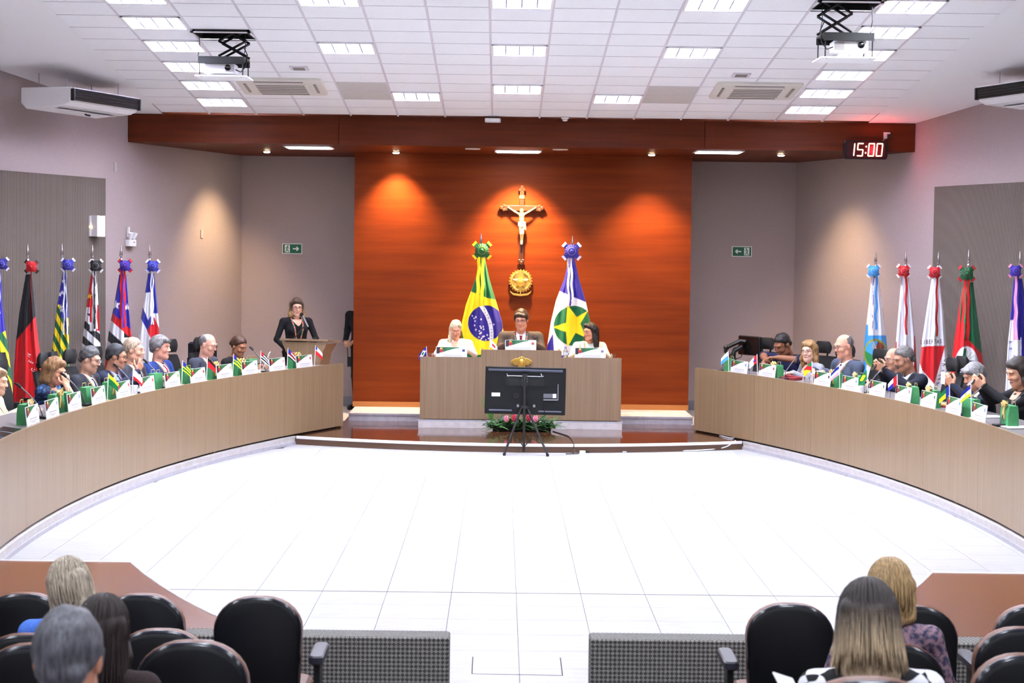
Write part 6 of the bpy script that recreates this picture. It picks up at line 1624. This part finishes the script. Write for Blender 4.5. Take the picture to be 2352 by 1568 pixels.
    for k, a in enumerate((42, 138, 222, 318)):
        A_ = R(a); d = Vector((math.cos(A_), 0, math.sin(A_))); sd = Vector((-math.sin(A_), 0, math.cos(A_)))*rs*.36
        for q, (f0, f1, m_) in enumerate(((.8, 1.3, m1), (1.3, 1.65, m2))):
            b = MB(); b.add([d*rs*f0-sd, d*rs*f0+sd, d*rs*f1+sd*1.15+Vector((0, .01, 0)), d*rs*f1-sd*1.15+Vector((0, .01, 0))], [(0, 1, 2, 3)]); b.build('ribbon_tab', m_, ro)
    # hanging ribbon tails
    bv = BVHTree.FromPolygons([tuple(p) for p in vs], fs)
    for x0, x1, cA in tails:
        m_ = flag_cols(cA)[0]; rows = []; wd = abs(x1[1]-x1[0])
        for k in range(15):
            u = k/14; y = ros[1]+rr_*.6+(tail_y-ros[1]-rr_*.6)*u; a = x0[0]+(x1[0]-x0[0])*u; b2 = x0[1]+(x1[1]-x0[1])*u; wob = 1.2*math.sin(k*1.1+x0[0])
            r_ = []
            for q in range(4):
                x = a+(b2-a)*q/3+wob; p = L(x, y, .3); h = bv.ray_cast(p, pixdir(x, y).normalized(), 1.0); r_.append((h[0] if h[0] is not None else L(x, y, .05)) - Vector((0, .016+.004*math.sin(k*1.7), 0)))
            rows.append(r_)
        sheet(rows, 'ribbon_tail', m_, t)
    return t
GR, YE, BL, WH, RE, BK, LB = (12, 92, 52), (246, 214, 24), (38, 30, 140), (232, 230, 236), (200, 20, 28), (24, 24, 28), (60, 150, 222)
# --- flag with the starry blue disc
yel = [(1074, 666), (1118, 684), (1146, 690), (1160, 730), (1162, 775), (1142, 800), (1100, 815), (1068, 793), (1056, 738)]
stars = [(1085, 725), (1089, 731), (1093, 728), (1091, 737), (1090, 747), (1105, 733), (1103, 749), (1105, 753), (1110, 750), (1111, 756), (1101, 760), (1102, 766), (1105, 764), (1100, 774), (1106, 777), (1109, 773), (1103, 781), (1116, 780), (1122, 777), (1119, 769), (1134, 745), (1093, 757), (1112, 772)]
def f_br(x, y):
    r = math.hypot(x-1116, y-742)
    if r < 41:
        q = math.hypot(x-1020, y-770); 
        if 104.5 < q < 113.5: return WH
        for a, b in stars:
            if math.hypot(x-a, y-b) < 1.6: return WH
        return (34, 26, 128)
    return YE if inpoly(x, y, yel) else GR
lt = []
for k, ch in enumerate('ORDEM E PROGRESSO'):
    a = R(-38 + 62*(k+.5)/17); lt.append((ch, 1020+109*math.cos(a), 770+109*math.sin(a), 6.6, math.degrees(a)+90, (30, 90, 60)))
lt = [l for l in lt if l[0] != ' ' and math.hypot(l[1]-1116, l[2]-742) < 42]
big_flag('green and yellow flag with a starry blue disc behind the bench', 24.34, (1105, 535), (1107, 575), [(588, 1102, 1113), (640, 1092, 1124), (700, 1070, 1142), (740, 1061, 1154), (800, 1057, 1160), (880, 1054, 1160)], f_br, (16, 92, 48), YE, 702, [((1097, 1104), (1092, 1101), YE), ((1105, 1112), (1104, 1112), YE)], 96, 170, .2, lt, rr_=15.5)
ystar = [(1303, 700), (1325, 728), (1350, 714), (1333, 743), (1346, 775), (1322, 764), (1303, 798), (1300, 762), (1270, 751), (1300, 741)]
def f_mt(x, y):
    if inpoly(x, y, ystar): return YE
    if math.hypot((x-1318)/46, (y-748)/46) < 1: return (10, 96, 60)
    if y < 668+(x-1284)*.42: return BL
    if x < 1266 + (y-700)*.06 - max(0, (y-770)*.0) and y > 770 + (1268-x)*2: return BL
    if y > 800 + (x-1275)*.0: return BL if y > 806 + (1330-x)*.25 else WH
    return WH
big_flag('blue and white flag with a yellow star on a green disc', 24.34, (1315, 541), (1313, 577), [(590, 1308, 1319), (640, 1296, 1330), (690, 1277, 1345), (740, 1265, 1356), (800, 1256, 1362), (880, 1252, 1364)], f_mt, (44, 40, 150), WH, 702, [((1303, 1308), (1303, 1308), WH), ((1309, 1314), (1312, 1317), WH), ((1308, 1309.5), (1308, 1312), BL)], 96, 170, .2, rr_=15.5)

def side(label, s, pole, tip, ros, sil, fn, c1, c2, tail_y, tails, letters=None, out=.42, rr_=11.8):
    p, _ = wallhit(pole, 700, s, out)
    return big_flag(label, p.y, (pole, tip), ros, sil, fn, c1, c2, tail_y, tails, 60, 150, ZF, letters, rr_=rr_, bulge=.12)
# --- left side, from the edge to the corner
def stripe_diag(y, x, k, w_, cols, off_=0): return cols[int(((x*k+y)+off_)//w_) % len(cols)]
side('yellow and green striped flag cut by the left edge', -1, -12, 562, (4, 606), [(622, -6, 2), (700, -22, 6), (760, -32, 13), (850, -40, 25), (960, -44, 34)], lambda x, y: BL if y < 765-x*.4 else stripe_diag(y, x, -1.6, 26, [YE, GR]), BL, WH, 720, [((-2, 2), (-3, 1), WH)])
side('black and red flag with white lettering', -1, 62, 560, (72, 612), [(630, 59, 73), (720, 44, 81), (780, 37, 88), (850, 32, 97), (935, 29, 99)], lambda x, y: BK if y < 782-(x-37)*1.25 else (204, 18, 26), (206, 20, 28), BK, 760, [((70, 73), (71, 73), (120, 14, 18))], [('N', 66, 815, 17, -62, WH), ('E', 72, 831, 17, -62, WH), ('G', 78, 850, 17, -62, WH), ('O', 84, 870, 17, -62, WH)])
def f_go(x, y):
    if y < 700+(x-131)*.0 or (x > 138 and y < 730):
        for cx, cy in ((137, 676), (143, 672), (141, 712), (146, 645), (140, 705)):
            if inpoly(x, y, starpoly(cx, cy, 6)): return WH
        return (40, 34, 150)
    return stripe_diag(y, x, -1.9, 20, [YE, GR, (14, 100, 58)][:2], 10)
side('blue starred flag with yellow and green stripes, left side', -1, 141, 560, (156, 608), [(628, 144, 152), (700, 131, 156), (760, 124, 158), (820, 117, 159), (900, 112, 161)], f_go, (50, 48, 160), WH, 768, [((147, 150), (146, 149), WH), ((151, 154), (153, 156), WH), ((150, 151), (149.5, 153), BL)])
def f_sp(x, y):
    if inpoly(x, y, starpoly(205, 680, 7)): return YE
    if y < 705 and x < 214: return RE
    if y < 760 and 206 < x: return RE if (x > 221 or y < 740) and y > 700 and not 211 < x < 220 else WH
    return [BK, WH][int((y+(214-x)*.9-715)//19) % 2] if y > 720-(x-200)*.1 else WH
side('black and white striped flag with a red corner and yellow star', -1, 211, 562, (220, 610), [(632, 209, 222), (700, 199, 226), (760, 192, 229), (815, 186, 232), (900, 180, 236)], f_sp, BK, WH, 755, [((213, 216), (212, 215), WH), ((219, 222), (221, 224), WH), ((216, 219), (215, 221), BK)])
def f_ma(x, y):
    if inpoly(x, y, starpoly(266, 700, 12)) or inpoly(x, y, starpoly(292, 705, 9)): return WH
    e = y-(x-262)*.9
    if e < 722: return (40, 36, 150)
    if e < 742: return RE
    if x > 285 and y < 775: return BK
    if e < 770: return WH
    if e < 795: return BK
    return WH if e < 815 else RE
side('blue white red and black flag with stars, left side', -1, 277, 562, (287, 610), [(630, 274, 290), (700, 262, 295), (760, 250, 301), (800, 245, 304), (880, 236, 306)], f_ma, (60, 36, 150), RE, 752, [((277, 282), (276, 281), RE), ((283, 288), (285, 290), RE), ((281, 284), (279, 287), (70, 36, 150))])
def f_ba(x, y):
    if y < 672-(x-335)*.1: return (38, 42, 150)
    if inpoly(x, y, [(331, 668), (350, 672), (352, 712), (340, 732), (328, 705)]): return WH
    if x > 352 and y < 720: return (38, 42, 150)
    if inpoly(x, y, [(326, 700), (340, 735), (350, 720), (354, 735), (338, 758), (322, 728)]): return (38, 42, 150)
    if inpoly(x, y, [(337, 758), (354, 728), (366, 755), (368, 800), (350, 785)]): return RE
    return WH
side('blue white and red flag nearest the left corner', -1, 343, 563, (351, 611), [(628, 340, 354), (700, 329, 361), (740, 322, 365), (800, 315, 367), (880, 310, 369)], f_ba, (44, 48, 160), WH, 745, [((346, 349), (347, 350), WH), ((350, 353), (351, 353.5), WH)])
# --- right side, from the corner to the edge
def f_rj(x, y):
    r = math.hypot((x-2011)/28, (y-812)/34)
    if r < 1:
        if r > .86: return (150, 150, 40)
        if inpoly(x, y, [(2006, 775), (2013, 800), (2024, 815), (2028, 822), (2012, 815), (2004, 800)]): return WH
        if inpoly(x, y, [(2012, 795), (2018, 782), (2030, 780), (2034, 790), (2022, 826), (2014, 820)]): return (122, 50, 32)
        if y > 815 + (x-2004)*.6: return (40, 130, 70)
        return (64, 156, 224)
    if (x < 1994 and y > 745) or y > 770: return LB if not (y > 838 and x > 1990) else WH
    return WH
side('white and sky blue flag with a round crest nearest the right corner', 1, 2013, 578, (2007, 622), [(638, 2001, 2018), (700, 1995, 2027), (760, 1988, 2034), (800, 1984, 2038), (900, 1980, 2043)], f_rj, (70, 160, 228), WH, 757, [((2001, 2005), (2001, 2005), WH), ((2010, 2015), (2009, 2014), (60, 150, 226)), ((2005, 2006.5), (2002, 2003.5), BL)])
side('white flag with a red edge and red ribbon, right side', 1, 2082, 577, (2076, 622), [(638, 2070, 2088), (720, 2063, 2096), (780, 2058, 2102), (850, 2052, 2106), (920, 2048, 2108)], lambda x, y: RE if (x > 2099 and y > 770) or (x < 2060 and y > 785) or y > 845 else ((36, 40, 120) if inpoly(x, y, starpoly(2085, 800, 7)) else WH), RE, WH, 768, [((2078, 2083), (2078, 2083), RE), ((2070, 2074), (2067, 2072), WH)])
side('white flag with a red triangle and black lettering, right side', 1, 2157, 578, (2147, 625), [(640, 2140, 2158), (720, 2127, 2168), (780, 2118, 2173), (840, 2112, 2179), (930, 2106, 2186)], lambda x, y: RE if inpoly(x, y, [(2108, 796), (2171, 793), (2146, 882), (2118, 850), (2108, 820)]) else WH, RE, WH, 772, [((2149, 2153), (2149, 2153), RE), ((2143, 2147), (2142, 2146), WH)],
     [(c, 2116+6.3*k, 786-.3*k, 14, 0, BK) for k, c in enumerate('LIBERTAS')][0:8] + [(c, 2175-3.3*k, 818+9.3*k, 14, 68, BK) for k, c in enumerate('QUÆ') ] + [(c, 2163-3.3*k, 852+9.3*k, 14, 68, BK) for k, c in enumerate('SERA')])
def f_rs(x, y):
    r = math.hypot((x-2220)/27, (y-838)/43)
    if r < 1:
        if inpoly(x, y, [(2214, 800), (2220, 800), (2218, 842), (2206, 846)]): return (30, 110, 70)
        if inpoly(x, y, [(2204, 820), (2214, 815), (2218, 860), (2208, 852)]): return YE
        if inpoly(x, y, [(2210, 830), (2222, 826), (2224, 846), (2212, 850)]): return RE
        if 9 < math.hypot(x-2220, y-836) < 12: return (60, 90, 120)
        for a in range(-60, 61, 24):
            d = abs((x-2218)*math.cos(R(a))+(y-828)*math.sin(R(a)));
            if d < .6 and y < 828 and math.hypot(x-2218, y-828) < 24 and math.hypot(x-2218, y-828) > 10: return (150, 160, 110)
        return WH
    if x > 2220 + (y-650)*.02 and y < 780 + (x-2225)*1.05: return (12, 96, 58)
    if y < 740 and x > 2210 + (650-y)*.06: return (12, 96, 58)
    return (206, 22, 30)
side('red and green flag with an oval white crest, right side', 1, 2227, 573, (2221, 628), [(648, 2212, 2235), (720, 2201, 2244), (780, 2192, 2252), (830, 2186, 2258), (920, 2180, 2264)], f_rs, (14, 92, 52), RE, 778, [((2212, 2218), (2206, 2213), (214, 26, 34)), ((2220, 2227), (2218, 2226), (214, 26, 34)), ((2218, 2220), (2213, 2217), (20, 110, 60))], rr_=14)
side('dark blue and white flag with a pink ribbon at the right edge', 1, 2345, 577, (2333, 622), [(640, 2328, 2348), (720, 2322, 2360), (800, 2314, 2370), (860, 2311, 2376), (940, 2306, 2384)], lambda x, y: WH if x < 2346-(y-735)*.0 and y > 735 and not (y < 775 and x > 2335) else BL, (56, 40, 160), (236, 140, 180), 780, [((2330, 2335), (2326, 2336), (238, 150, 190)), ((2336, 2339), (2337, 2342), BL)], [('A', 2320, 785, 14, 75, BL), ('B', 2322, 800, 14, 75, BL), ('R', 2330, 818, 14, 75, BL)])
